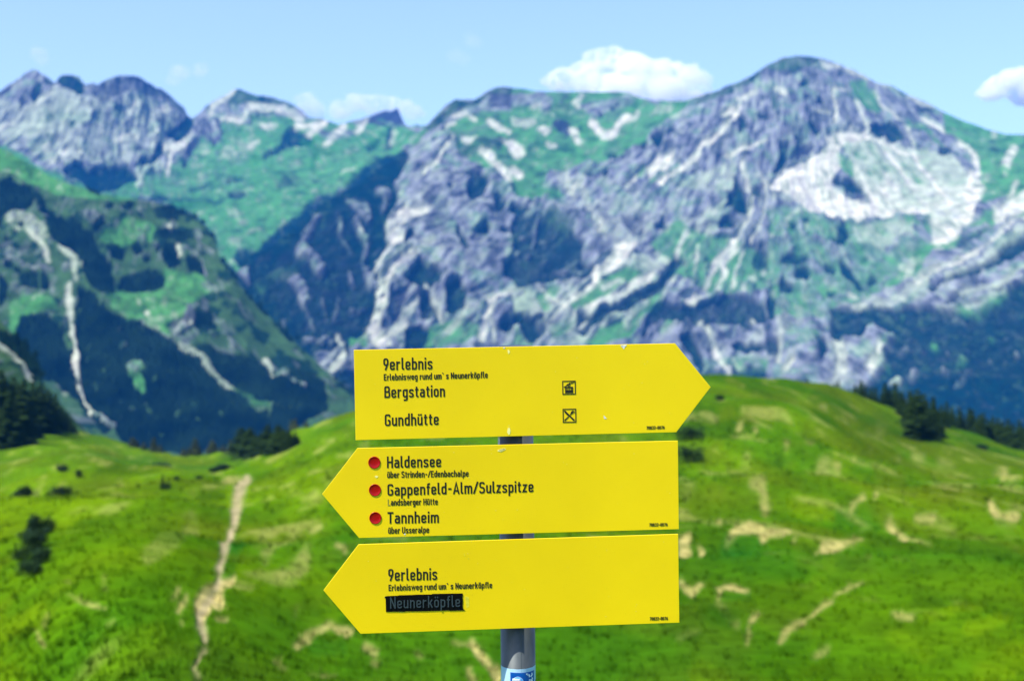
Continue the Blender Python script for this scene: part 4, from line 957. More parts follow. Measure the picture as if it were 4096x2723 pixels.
def spruce(px, base, top, label, group, faded=False, var=None, back=0.0, wide=1.35):
    g, r = ground(px, base)
    H = max(1.5, (base - top) / FOC * (r + back))
    if back:
        d = (g - CAM)[:2]; d /= np.linalg.norm(d)
        g = g + np.array([d[0] * back, d[1] * back, -back * .30])
        topz = CAM[2] + (HZ - top) / FOC * (r + back)
        H = max(3.0, topz - g[2])
    v = random.randrange(5) if var is None else var
    cm, cf, tm = PROTO[v]
    e = empty('spruce_tree', g - np.array([0, 0, .15]))
    e.rotation_euler = (random.uniform(-.02, .02), random.uniform(-.02, .02), random.uniform(0, 2 * PI))
    e.scale = (H * wide * random.uniform(.95, 1.15),) * 2 + (H,)
    mark(e, label, 'tree', group)
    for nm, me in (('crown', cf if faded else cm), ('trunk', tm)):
        o = bpy.data.objects.new(nm, me); C.objects.link(o); o.parent = e
    return e

ORD = 'first second third fourth fifth sixth seventh eighth ninth tenth eleventh twelfth thirteenth fourteenth fifteenth sixteenth seventeenth eighteenth nineteenth twentieth twenty-first twenty-second twenty-third twenty-fourth twenty-fifth twenty-sixth'.split()

def grove(z, lst, where, group, faded=False, back=0.0, wide=1.4):
    ox, oy, s = ZO[z]
    lst = sorted(lst)
    hs = sorted(b - t for x, b, t in lst)
    for i, (x, b, t) in enumerate(lst):
        size = 'tall' if (b - t) >= hs[int(len(hs) * .66)] else ('small' if (b - t) < hs[int(len(hs) * .33)] else 'mid-sized')
        spruce(ox + x / s, oy + b / s, oy + t / s, '%s %s spruce, %s from left %s' % (size, 'olive' if faded else 'dark', ORD[i], where), group, faded, back=back, wide=wide)

# the grove at the left edge, (x, foot, tip) in zoomed pixels
grove('a', [(-75,700,180),(5,715,150),(45,690,190),(75,715,300),(110,680,215),(145,690,270),(175,650,225),(205,640,300),(235,620,240),(262,612,300),(290,608,265),(315,605,340),(342,603,300),(368,600,360),(395,600,335),(420,603,400),(445,600,420),(470,606,450),(495,606,470),(520,610,500),(545,612,540),(30,720,420),(130,700,430),(-40,730,420)],
      "in the left edge grove", 'spruces of the grove at the left edge', wide=1.7)
grove('a', [(1755,745,555),(1795,752,570),(1825,755,540),(1862,748,600),(1900,735,580),(1945,730,505),(1985,745,590),(2020,752,560),(2060,748,575),(2100,738,590),(2140,715,600),(2165,690,620)],
      "in the saddle clump", 'spruces of the clump in the saddle', wide=2.8)
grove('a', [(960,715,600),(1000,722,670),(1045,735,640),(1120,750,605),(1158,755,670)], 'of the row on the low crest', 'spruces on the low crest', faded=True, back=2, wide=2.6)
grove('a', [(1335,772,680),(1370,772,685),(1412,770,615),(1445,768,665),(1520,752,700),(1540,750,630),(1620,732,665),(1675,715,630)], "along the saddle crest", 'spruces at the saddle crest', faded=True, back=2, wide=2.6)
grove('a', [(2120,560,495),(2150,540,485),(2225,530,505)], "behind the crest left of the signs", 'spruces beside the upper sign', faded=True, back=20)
grove('c', [(890,215,180),(1020,252,220),(1085,262,205),(1105,268,192)], 'alone on top of the round hill', 'small spruces on the round hill', back=12)
grove('c', [(1185,285,245),(1215,290,215),(1250,296,188),(1285,300,222),(1318,306,228),(1350,318,232),(1385,328,270),(1415,345,205),(1445,352,240),(1475,360,205),(1500,368,262)],
      "in the right hill's upper row", 'spruces of the upper row on the right slope', back=14)
grove('c', [(1540,430,262),(1585,520,250),(1605,585,300),(1640,590,268),(1680,590,285),(1710,582,330),(1745,575,305),(1775,560,380)],
      "in the right hill's dark clump", 'spruces of the dark clump on the right slope', wide=1.8)
grove('c', [(1745,470,290),(1800,520,340),(1830,525,322),(1865,520,350),(1885,530,380),(1915,525,350),(1945,530,390),(1985,545,360),(2015,555,370),(2050,575,395),(2085,590,385),(2115,595,430),(2145,600,410),(2180,615,420),(2215,625,440),(2250,640,425),(2285,655,450),(2320,668,430),(2350,690,470),(2390,700,460),(2440,720,480)],
      "in the line reaching the right edge", 'spruces of the line at the right edge', back=10)

# ------------------------------------------------------------------ shrubs
m_leaf, b_, n_, l_ = principled('shrub_needles', rough=.85, spec=.12)
add_noise(m_leaf, b_, n_, l_, (.003, .014, .007), (.016, .045, .012), 1.4)
def shrub_mesh(seed):
    rg = random.Random(seed)
    V, F = [], []
    lobes = [(rg.uniform(-.45, .45), rg.uniform(-.35, .35), rg.uniform(.25, .55), rg.uniform(.22, .4)) for _ in range(6)]
    for lx, ly, lz, lr in lobes:
        for _ in range(240):
            u, v, w = rg.gauss(0, 1), rg.gauss(0, 1), rg.gauss(0, 1)
            d = math.sqrt(u * u + v * v + w * w) + 1e-6
            q = lr * (rg.uniform(.1, 1.0) ** .6 * 1.35) / d
            x, y, z = lx + u * q, ly + v * q, max(.02, lz + w * q)
            s = rg.uniform(.04, .10)
            i = len(V)
            V += [(x + rg.uniform(-s, s), y + rg.uniform(-s, s), z + rg.uniform(0, s * 1.6)) for _ in range(3)]
            F.append((i, i + 1, i + 2))
    me = bpy.data.meshes.new('foliage'); me.from_pydata(V, [], F); me.update(); me.materials.append(m_leaf)
    SV, SF = [], []
    for k in range(6):
        a = k * PI / 3
        i = len(SV)
        SV += [(.03, 0, -.15), (-.03, 0, -.15), (0, .03, -.15), (.35 * math.cos(a), .3 * math.sin(a), .5)]
        SF += [(i, i + 1, i + 3), (i + 1, i + 2, i + 3), (i + 2, i, i + 3)]
    st = bpy.data.meshes.new('stems'); st.from_pydata(SV, [], SF); st.update(); st.materials.append(m_bark)
    return me, st
SHR = [shrub_mesh(s) for s in (31, 32, 33)]
def shrub(z, x, y, wpx, hpx, label, group=None):
    ox, oy, s = ZO[z]
    g, r = ground(ox + x / s, oy + y / s)
    w, h = wpx / s / FOC * r, hpx / s / FOC * r
    fo, st = random.choice(SHR)
    e = empty('shrub', g - np.array([0, 0, .05]))
    e.rotation_euler = (0, 0, random.uniform(0, 6.28))
    e.scale = (w * 1.25, w * 1.1, h * 1.35)
    mark(e, label, 'shrub', group)
    for nm, me in (('foliage', fo), ('stem', st)):
        o = bpy.data.objects.new(nm, me); C.objects.link(o); o.parent = e
for a_ in ((150, 1000, 110, 60, 'loose dark shrub, uppermost of the four at the left meadow fold'), (225, 1060, 110, 70, 'dark shrub between its neighbours at the left meadow fold'), (160, 1120, 80, 60, 'low dark shrub, lowest at the left meadow fold'), (395, 1100, 130, 60, 'broad flat dark shrub, rightmost at the left meadow fold'),
           (445, 885, 40, 30, 'tiny shrub, highest of four on the left slope'), (450, 930, 70, 30, 'flat shrub below the tiny one on the left slope'), (570, 940, 50, 45, 'small shrub standing right of the others on the left slope'), (375, 975, 40, 30, 'tiny lone shrub, lowest of four on the left slope'),
           (1220, 1068, 50, 40, 'small shrub right beside the little upright spruce'), (1275, 1020, 40, 30, 'small shrub up the slope from the little upright spruce'), (1440, 1000, 50, 35, 'small lone shrub on the slope left of the path'),
           (1610, 925, 120, 50, 'wide dark shrub under the little spruce above the path'), (1550, 950, 60, 35, 'low shrub left of the wide dark one above the path'), (1200, 840, 110, 40, 'flat dark patch of scrub just below the saddle')):
    shrub('a', *a_, group='shrubs dotted over the left meadow')
ZSP = [('a', 1183, 1072, 980, 'little upright spruce alone on the left meadow'), ('a', 1585, 905, 845, 'little spruce on the slope just above the path')]
for z, x, b, t, lb in ZSP:
    ox, oy, s = ZO[z]
    spruce(ox + x / s, oy + b / s, oy + t / s, lb, 'little spruces on the left meadow')
for a_ in ((280, 375, 110, 85, 'upper dark lobe of the big bush at the lower left'), (235, 460, 190, 110, 'middle dark bush of the big bush group at the lower left'), (275, 525, 130, 90, 'right hand dark bush of the big group at the lower left'), (175, 520, 100, 80, 'left dark bush of the big group at the lower left'), (220, 600, 150, 90, 'lowest dark bush of the big group at the lower left'), (225, 400, 90, 120, 'narrow upright bush at the top of the lower left group')):
    shrub('b', *a_, group='bushes of the dark group at the lower left')
for a_ in ((100, 650, 110, 80, 'upper dark shrub beside the middle sign on the right'), (100, 730, 110, 100, 'lower dark shrub beside the middle sign on the right'), (2090, 650, 70, 30, 'flat shrub under the tree line at the right'), (300, 350, 60, 30, 'faint small shrub on the hill near the upper sign tip')):
    shrub('c', *a_, group='shrubs on the right hill')

# meadow tussocks (countless)
def tussocks():
    rg = np.random.default_rng(3)
    ii = rg.integers(nn + 30, nn + rows_v - 6, 12000)
    jj = rg.integers(60, ncm - 60, 12000)
    ok = (rr[ii, jj] < 170) & ~bare[ii, jj]
    ii, jj = ii[ok], jj[ok]
    P0 = PM[ii, jj]
    rad = rr[ii, jj]
    n = len(P0)
    k = 6
    s = (.05 + .0022 * rad) * rg.uniform(.6, 1.5, n)
    V = np.zeros((n, k, 3, 3))
    for q in range(k):
        a = rg.uniform(0, 2 * PI, n)
        d = np.stack([np.cos(a), np.sin(a)], 1)
        out = s * rg.uniform(.1, .7, n)
        b0 = P0[:, :2] + d * out[:, None]
        sd = np.stack([-d[:, 1], d[:, 0]], 1) * (s * .12)[:, None]
        V[:, q, 0, :2] = b0 - sd; V[:, q, 1, :2] = b0 + sd; V[:, q, 2, :2] = b0 + d * (s * .5)[:, None]
        V[:, q, 0, 2] = P0[:, 2] - .03; V[:, q, 1, 2] = P0[:, 2] - .03; V[:, q, 2, 2] = P0[:, 2] + s * rg.uniform(.5, 1.2, n)
    F = np.arange(n * k * 3).reshape(-1, 3)
    c = np.repeat(col[ii, jj] * rg.uniform(.85, 1.2, (n, 1)), k * 3, 0)
    mark(np_mesh('grass', V.reshape(-1, 3), F, MT_NEAR, {'cover': np.clip(c, 0, 1)}, smooth=False), 'tufts of long green grass standing all over the meadow', 'grass', kind='stuff')
tussocks()

# ------------------------------------------------------------------ haze
m_haze = bpy.data.materials.new('haze_air')
m_haze.use_nodes = True
hn, hl = m_haze.node_tree.nodes, m_haze.node_tree.links
hn.clear()
pv = hn.new('ShaderNodeVolumePrincipled')
pv.inputs['Color'].default_value = (.03, .27, .95, 1)
pv.inputs['Density'].default_value = 0.62e-4
pv.inputs['Anisotropy'].default_value = -0.2
ho = hn.new('ShaderNodeOutputMaterial')
hl.new(pv.outputs[0], ho.inputs['Volume'])
hx, z0, z1 = 9200.0, V_FLOOR - 1.5, 900.0
HV = [(x, y, z) for z in (z0, z1) for x, y in ((-hx, -hx), (hx, -hx), (hx, hx), (-hx, hx))]
HF = [(0, 3, 2, 1), (4, 5, 6, 7), (0, 1, 5, 4), (1, 2, 6, 5), (2, 3, 7, 6), (3, 0, 4, 7)]
mark(mesh_obj('haze', HV, HF, m_haze), kind='stuff')

# ------------------------------------------------------------------ clouds
def cloud_mat(name, dens):
    m = bpy.data.materials.new(name); m.use_nodes = True
    n, l = m.node_tree.nodes, m.node_tree.links
    n.clear()
    v = n.new('ShaderNodeVolumePrincipled')
    v.inputs['Color'].default_value = (1, 1, 1, 1)
    v.inputs['Density'].default_value = dens
    v.inputs['Anisotropy'].default_value = -0.2
    o = n.new('ShaderNodeOutputMaterial'); l.new(v.outputs[0], o.inputs['Volume'])
    return m
import bmesh
def cloud(blobs, dens, label, dist=12500, squash=.8):
    bm = bmesh.new()
    more = []
    for (x, y, rp) in blobs:
        for _ in range(3):
            t_ = random.uniform(0, 2 * PI)
            more.append((x + math.cos(t_) * rp * 1.0, y - abs(math.sin(t_)) * rp * .75 + rp * .25, rp * random.uniform(.25, .5)))
    for (x, y, rp) in blobs + more:
        c = place(np.array(x, float), np.array(y, float), dist + random.uniform(-1.2, 1.2) * rp / FOC * dist)
        r = rp / FOC * dist
        sub = bmesh.ops.create_icosphere(bm, subdivisions=3, radius=1.0)['verts']
        off = random.uniform(0, 50)
        co = np.array([v.co for v in sub])
        nz = fbm(co[:, 0] * 1.7 + off, co[:, 1] * 1.7, co[:, 2] * 1.7, 3, 90)
        for v, k in zip(sub, nz):
            p = v.co * (r * (1 + .55 * float(k)))
            v.co = Vector((p.x * 1.1 + c[0], p.y * 1.1 + c[1], p.z * squash + c[2]))
    me = bpy.data.meshes.new('cloud'); bm.to_mesh(me); bm.free()
    me.materials.append(cloud_mat('cloud_vapour', dens))
    o = bpy.data.objects.new('cloud', me); C.objects.link(o)
    mark(o, label, 'cloud')
cloud([(2250,320,62),(2330,300,72),(2390,240,50),(2450,235,62),(2530,270,75),(2610,290,70),(2690,300,66),(2770,310,60),(2380,350,80),(2500,360,90),(2650,370,80),(2780,370,60)], .0065, 'big white heaped cloud above the ridge left of the summit')
cloud([(3965,372,44),(4000,350,58),(4050,320,58),(4110,340,80),(4170,360,90)], .011, 'bright white cloud cut by the right edge')
cloud([(1225,400,38),(1240,430,46),(1265,450,30)], .0045, 'small round white cloud left of the pale cloud bank')
cloud([(1370,440,46),(1430,410,46),(1500,420,52),(1570,425,46),(1620,430,38),(1650,450,36)], .0045, 'pale cloud bank behind the pointed blue peak')
cloud([(720,290,36),(800,280,34),(690,320,28)], .0022, 'thin faint cloud above the gap between the left peaks')
cloud([(155,215,30),(165,240,26)], .0020, 'faint puff of cloud over the sharp left peak')
cloud([(1820,225,32),(1850,235,30)], .0008, 'thin grey wisp high above the middle ridge')
cloud([(1880,150,30),(1895,170,30)], .0007, 'faint wisp near the top of the sky')
# ------------------------------------------------------------------ the signs
m_yel, b_, n_, l_ = principled('yellow_paint', (.80, .64, .0), rough=.42, spec=.25)
t_, cr_ = add_noise(m_yel, b_, n_, l_, (.745, .52, .0), (.855, .605, .0), 3.2, lo=.3, hi=.7)
fn = n_.new('ShaderNodeTexNoise'); fn.inputs['Scale'].default_value = 60; fn.inputs['Detail'].default_value = 6
bp_ = n_.new('ShaderNodeBump'); bp_.inputs['Strength'].default_value = .12; bp_.inputs['Distance'].default_value = .0006
l_.new(fn.outputs['Fac'], bp_.inputs['Height']); l_.new(bp_.outputs[0], b_.inputs['Normal'])
m_blk, *_ = principled('black_lettering', (.012, .011, .006), rough=.5, spec=.3)
m_fade, *_ = principled('worn_lettering', (.30, .25, .03), rough=.6, spec=.3)
m_red, *_ = principled('red_enamel', (.36, .002, .002), rough=.25, spec=.2, coat=.1)
m_edge, *_ = principled('dull_yellow_edge', (.90, .78, .05), rough=.5)
m_tape, b_, n_, l_ = principled('black_tape', (.003, .003, .003), rough=.4, spec=.08)
fn = n_.new('ShaderNodeTexNoise'); fn.inputs['Scale'].default_value = 90; fn.inputs['Detail'].default_value = 5
bp_ = n_.new('ShaderNodeBump'); bp_.inputs['Strength'].default_value = .6; bp_.inputs['Distance'].default_value = .0006
l_.new(fn.outputs['Fac'], bp_.inputs['Height']); l_.new(bp_.outputs[0], b_.inputs['Normal'])
m_emb, *_ = principled('raised_tape_lettering', (.032, .038, .055), rough=.2, spec=.9)
m_chip, b_, n_, l_ = principled('bare_chip', rough=.6)
add_noise(m_chip, b_, n_, l_, (.45, .45, .38), (.8, .78, .7), 180)
m_scuff, *_ = principled('scuffed_yellow', (.88, .80, .25), rough=.6)
m_stain, b_, n_, l_ = principled('glue_residue', rough=.5)
add_noise(m_stain, b_, n_, l_, (.60, .50, .02), (.82, .66, .02), 150)

def camrot(yaw, pit, roll):
    cy_, sy_, cp, sp, cr, sr = math.cos(yaw), math.sin(yaw), math.cos(pit), math.sin(pit), math.cos(roll), math.sin(roll)
    Ry = np.array([[cy_, 0, sy_], [0, 1, 0], [-sy_, 0, cy_]]); Rx = np.array([[1, 0, 0], [0, cp, -sp], [0, sp, cp]]); Rz = np.array([[cr, -sr, 0], [sr, cr, 0], [0, 0, 1]])
    return Ry @ Rx @ Rz
cP, sP = math.cos(PITCH), math.sin(PITCH)
def c2w(v):
    return np.array([v[0], cP * v[2] + sP * v[1], -sP * v[2] + cP * v[1]])

class Frame:
    def __init__(s, t, roll, yaw=-.0741, pit=-.0345):
        s.t = np.array(t, float)
        s.M = camrot(yaw, pit, roll)
    def loc(s, px, py, off=0.0):
        d = np.array([(px - CX) / FOC, (CY - py) / FOC, 1.0])
        k = (s.t @ s.M[:, 2] + off) / (d @ s.M[:, 2])
        q = k * d - s.t
        return q @ s.M[:, 0], q @ s.M[:, 1]
    def matrix(s):
        x, y, z = c2w(s.M[:, 0]), c2w(s.M[:, 1]), c2w(-s.M[:, 2])
        o = c2w(s.t) + CAM
        return Matrix(((x[0], y[0], z[0], o[0]), (x[1], y[1], z[1], o[1]), (x[2], y[2], z[2], o[2]), (0, 0, 0, 1)))

# glyphs: centre lines in units where capitals are 7 high, fillet radius per stroke
def rrect(x0, y0, x1, y1, r):
    return ([(x0, (y0 + y1) / 2), (x0, y1), (x1, y1), (x1, y0), (x0, y0), (x0, (y0 + y1) / 2)], r, True)
STEM, TALL = ([(.5, 0), (.5, 5)], 0), ([(.5, 0), (.5, 7.2)], 0)
ARCH = ([(.5, 3.5), (.9, 4.5), (2.7, 4.5), (2.7, 0)], .9)
BOWL_R = ([(.5, 3.6), (.9, 4.5), (2.7, 4.5), (2.7, .5), (.9, .5), (.5, 1.4)], .9)
BOWL_L = ([(2.7, 3.6), (2.3, 4.5), (.5, 4.5), (.5, .5), (2.3, .5), (2.7, 1.4)], .9)
U_ = [([(.5, 5), (.5, .5), (2.2, .5), (2.7, 1.5)], .9), ([(2.7, 0), (2.7, 5)], 0)]
O_ = [rrect(.5, .5, 2.7, 4.5, 1.0)]
UML = [([(.9, 5.8), (.9, 6.7)], 0), ([(2.3, 5.8), (2.3, 6.7)], 0)]
GL = {
 'n': (3.2, [STEM, ARCH]), 'u': (3.2, U_), 'ü': (3.2, U_ + UML), 'o': (3.2, O_), 'ö': (3.2, O_ + UML),
 'm': (4.9, [STEM, ([(.5, 3.6), (.9, 4.5), (2.45, 4.5), (2.45, 0)], .8), ([(2.45, 3.6), (2.85, 4.5), (4.4, 4.5), (4.4, 0)], .8)]),
 'r': (2.5, [STEM, ([(.5, 3.3), (1.0, 4.4), (2.4, 4.4)], .6)]), 'i': (1.0, [STEM, ([(.5, 5.9), (.5, 6.95)], 0)]),
 'l': (1.6, [([(.5, 7.2), (.5, .5), (1.6, .5)], .7)]),
 'e': (3.2, [([(.6, 2.4), (2.7, 2.4), (2.7, 4.5), (.5, 4.5), (.5, .5), (2.4, .5), (2.8, 1.3)], .9)]),
 'a': (3.2, [([(.5, 4.1), (.9, 4.5), (2.7, 4.5), (2.7, 0)], .9), ([(2.7, 2.8), (.5, 2.8), (.5, .5), (2.2, .5), (2.7, 1.3)], .8)]),
 's': (3.1, [([(2.7, 3.8), (2.4, 4.5), (.5, 4.5), (.5, 2.8), (2.6, 2.2), (2.6, .5), (.7, .5), (.3, 1.2)], .8)]),
 'b': (3.2, [TALL, BOWL_R]), 'd': (3.2, [([(2.7, 0), (2.7, 7.2)], 0), BOWL_L]), 'p': (3.2, [([(.5, -1.9), (.5, 5)], 0), BOWL_R]),
 'g': (3.2, [([(2.7, 5), (2.7, -1.5), (.6, -1.5)], .9), BOWL_L]), 'h': (3.2, [TALL, ARCH]),
 'k': (3.1, [TALL, ([(2.7, 5), (.7, 2.2)], 0), ([(1.35, 3.1), (2.8, 0)], 0)]),
 't': (2.3, [([(1.0, 6.4), (1.0, .5), (2.2, .5)], .6), ([(.1, 4.6), (2.2, 4.6)], 0)]),
 'f': (2.2, [([(1.0, 0), (1.0, 6.6), (2.2, 6.6)], .7), ([(.1, 4.6), (2.1, 4.6)], 0)]),
 'c': (3.1, [([(2.7, 3.6), (2.5, 4.5), (.5, 4.5), (.5, .5), (2.5, .5), (2.7, 1.4)], .9)]),
 'w': (4.9, [([(.35, 5), (1.35, .4), (2.45, 4.7), (3.55, .4), (4.55, 5)], 0)]),
 'z': (3.0, [([(.2, 4.5), (2.4, 4.5), (.5, .5), (2.8, .5)], 0)]),
 'E': (3.1, [([(3.1, 6.5), (.5, 6.5), (.5, .5), (3.1, .5)], 0), ([(.5, 3.55), (2.8, 3.55)], 0)]),
 'B': (3.6, [([(.5, .5), (.5, 6.5), (3.0, 6.5), (3.0, 3.65), (.5, 3.65)], .8), ([(.5, 3.65), (3.15, 3.65), (3.15, .5), (0, .5)], .8)]),
 'G': (3.6, [([(3.1, 5.3), (3.1, 6.5), (.5, 6.5), (.5, .5), (3.1, .5), (3.1, 3.3), (1.9, 3.3)], .9)]),
 'H': (3.7, [([(.5, 0), (.5, 7)], 0), ([(3.2, 0), (3.2, 7)], 0), ([(.5, 3.5), (3.2, 3.5)], 0)]),
 'N': (3.7, [([(.5, 0), (.5, 7)], 0), ([(3.2, 0), (3.2, 7)], 0), ([(.6, 6.6), (3.1, .4)], 0)]),
 'S': (3.5, [([(3.0, 5.5), (2.8, 6.5), (.5, 6.5), (.5, 3.8), (3.0, 3.3), (3.0, .5), (.6, .5), (.3, 1.5)], .9)]),
 'L': (3.0, [([(.5, 7), (.5, .5), (3.0, .5)], 0)]), 'A': (3.9, [([(.35, 0), (1.95, 6.8), (3.55, 0)], 0), ([(.9, 2.0), (3.0, 2.0)], 0)]),
 'U': (3.7, [([(.5, 7), (.5, .5), (3.2, .5), (3.2, 7)], 1.1)]), 'T': (3.5, [([(0, 6.5), (3.5, 6.5)], 0), ([(1.75, 0), (1.75, 6.4)], 0)]),
 '`': (2.0, [([(.4, 7.0), (1.5, 5.5)], 0)]), '-': (2.6, [([(.3, 3.2), (2.3, 3.2)], 0)]), '/': (2.9, [([(.2, 0), (2.7, 7.2)], 0)]),
 ' ': (1.1, []),
 '9': (3.2, [rrect(.5, 3.0, 2.7, 6.5, 1.0), ([(2.7, 4.6), (2.6, 3.6), (1.2, 0)], .6)]),
 '6': (3.2, [rrect(.5, .5, 2.7, 4.0, 1.0), ([(.5, 2.4), (.6, 3.4), (2.0, 7)], .6)]),
 '0': (3.2, [rrect(.5, .5, 2.7, 6.5, 1.0)]), '7': (3.2, [([(.2, 6.5), (2.7, 6.5), (1.2, 0)], 0)]),
 '8': (3.2, [rrect(.5, .5, 2.7, 3.6, .9), rrect(.6, 3.6, 2.6, 6.5, .9)]),
 '3': (3.2, [([(.4, 5.8), (.7, 6.5), (2.6, 6.5), (2.6, 3.7), (1.2, 3.7)], .8), ([(1.4, 3.7), (2.7, 3.7), (2.7, .5), (.6, .5), (.3, 1.3)], .8)]),
 '2': (3.2, [([(.5, 5.4), (.5, 6.5), (2.7, 6.5), (2.7, 4.0), (.5, .5), (2.9, .5)], .7)]),
}
def fillet(pts, r, closed=False):
    out = [pts[0]]
    seq = list(range(1, len(pts) - 1))
    for i in seq:
        a, b, c = (np.array(pts[j], float) for j in (i - 1, i, i + 1))
        u, v = a - b, c - b
        lu, lv = np.linalg.norm(u), np.linalg.norm(v)
        if r <= 0 or lu < 1e-6 or lv < 1e-6:
            out.append(tuple(b)); continue
        rr_ = min(r, lu * .499, lv * .499)
        p, q = b + u / lu * rr_, b + v / lv * rr_
        for k in range(6):
            t = k / 5
            out.append(tuple((1 - t) ** 2 * p + 2 * t * (1 - t) * (b * .92 + .08 * (p + q) / 2) + t * t * q))
    out.append(pts[-1])
    res = [out[0]]
    for p in out[1:]:
        if math.hypot(p[0] - res[-1][0], p[1] - res[-1][1]) > 1e-4: res.append(p)
    return res

def ribbon(V, F, pts, w, z0, z1, tf, closed=False):
    n = len(pts)
    P = np.array(pts, float)
    if closed and np.linalg.norm(P[0] - P[-1]) < 1e-3: P = P[:-1]; n -= 1
    i0 = len(V)
    for i in range(n):
        if closed: a, c = P[i - 1], P[(i + 1) % n]
        else: a, c = P[max(i - 1, 0)], P[min(i + 1, n - 1)]
        b = P[i]
        d1, d2 = b - a, c - b
        if not closed and i == 0: d1 = d2
        if not closed and i == n - 1: d2 = d1
        d1 = d1 / (np.linalg.norm(d1) + 1e-9); d2 = d2 / (np.linalg.norm(d2) + 1e-9)
        t = d1 + d2
        t = t / (np.linalg.norm(t) + 1e-9)
        nrm = np.array([-t[1], t[0]])
        k = w / 2 / max(.45, abs(nrm @ np.array([-d1[1], d1[0]])))
        for s_ in (1, -1):
            x, y = b + nrm * k * s_
            V.append(tf(x, y, z0)); V.append(tf(x, y, z1))
    m = n if closed else n - 1
    for i in range(m):
        a, b = i0 + i * 4, i0 + ((i + 1) % n) * 4
        F += [(a + 1, a + 3, b + 3, b + 1), (a, a + 1, b + 1, b), (a + 2, b + 2, b + 3, a + 3), (a, b, b + 2, a + 2)]
    if not closed:
        a, b = i0, i0 + (n - 1) * 4
        F += [(a, a + 2, a + 3, a + 1), (b, b + 1, b + 3, b + 2)]

GAP = .78
def text_width(s):
    return sum(GL[c][0] + GAP for c in s) - GAP
def lettering(fr, parent, s, z, x0, y0, x1, y1, cap, mat, sw=1.0, zb=.00005, zt=.00045, skip=None, only=None, jig=0.0):
    ox, oy, sc_ = ZS[z]
    a = np.array(fr.loc(ox + x0 / sc_, oy + y0 / sc_)); b = np.array(fr.loc(ox + x1 / sc_, oy + y1 / sc_))
    e = (b - a); Lx = np.linalg.norm(e); e /= Lx
    up = np.array([-e[1], e[0]])
    h = cap / sc_ / 1.0 * np.linalg.norm(fr.t) / FOC
    kx, ky = Lx / text_width(s), h / 7.0
    V, F = [], []
    x = 0
    q = 0
    kk = math.sqrt(kx * ky)
    for i, ch in enumerate(s):
        w, strokes = GL[ch]
        dz = random.uniform(-jig, jig)
        if not ((skip is not None and i in skip) or (only is not None and i not in only)):
            for st in strokes:
                closed = len(st) > 2
                pts = fillet(st[0], st[1])
                q += 1
                tf = lambda u, v, zz, x=x: (*(a + e * (x + u) * kx + up * v * ky), zz)
                # widen in glyph space so that both directions come out even
                ribbon(V, F, [(p[0] * kx / kk, p[1] * ky / kk) for p in pts], sw, zb, zt + .00002 * (q % 5) + dz,
                       lambda u, v, zz, x=x: (*(a + e * (x * kx + u * kk) + up * v * kk), zz), closed)
        x += w + GAP
    return mesh_obj('lettering', V, F, mat, parent)

ZS = {'1': (1250, 1330, 2.775), '2': (2050, 1330, 2.775), '3': (1250, 1740, 2.359), '4': (1950, 1700, 2.775), '5': (1250, 2120, 2.621), '6': (1900, 2120, 2.6), 'p': (2180, 1500, 7.469)}

def board(fr, pts, label, key):
    e = empty('arrow_sign')
    e.matrix_world = fr.matrix()
    mark(e, label, 'sign', 'yellow arrow signs on the post')
    bm = bmesh.new()
    th = .0032
    f = bm.faces.new([bm.verts.new((x, y, 0)) for x, y in pts])
    if f.normal.z < 0 or f.calc_area() < 0: pass
    r_ = bmesh.ops.extrude_face_region(bm, geom=[f])
    for v in [g for g in r_['geom'] if isinstance(g, bmesh.types.BMVert)]: v.co.z -= th
    bmesh.ops.recalc_face_normals(bm, faces=bm.faces[:])
    bmesh.ops.bevel(bm, geom=bm.edges[:], offset=.0006, segments=2, affect='EDGES', profile=.6)
    me = bpy.data.meshes.new('board'); bm.to_mesh(me); bm.free()
    me.materials.append(m_yel)
    o = bpy.data.objects.new('board', me); C.objects.link(o); o.parent = e
    # two channel rails and a clamp on the back
    for yy in (.045, -.045):
        V = [(x, y, z) for z in (-th - .0085, -th - .0004) for x, y in ((.02, yy - .006), (.50, yy - .006), (.50, yy + .006), (.02, yy + .006))]
        mesh_obj('rail', V, [(0, 3, 2, 1), (4, 5, 6, 7), (0, 1, 5, 4), (1, 2, 6, 5), (2, 3, 7, 6), (3, 0, 4, 7)], m_alu, e)
    return e

m_alu, b_, n_, l_ = principled('aluminium', rough=.4, metal=.9)
add_noise(m_alu, b_, n_, l_, (.45, .46, .47), (.62, .63, .65), 30)
m_post, b_, n_, l_ = principled('galvanised_steel', rough=.42, metal=.45)
t_, cr_ = add_noise(m_post, b_, n_, l_, (.030, .036, .036), (.125, .14, .14), 22, detail=8, lo=.32, hi=.68, stretch=(1, 1, .35))
fn = n_.new('ShaderNodeTexNoise'); fn.inputs['Scale'].default_value = 140; fn.inputs['Detail'].default_value = 4
mr_ = n_.new('ShaderNodeMapRange'); mr_.inputs['To Min'].default_value = .26; mr_.inputs['To Max'].default_value = .60
l_.new(fn.outputs['Fac'], mr_.inputs['Value']); l_.new(mr_.outputs[0], b_.inputs['Roughness'])
m_cap, *_ = principled('dark_plastic', (.03, .04, .06), rough=.45)

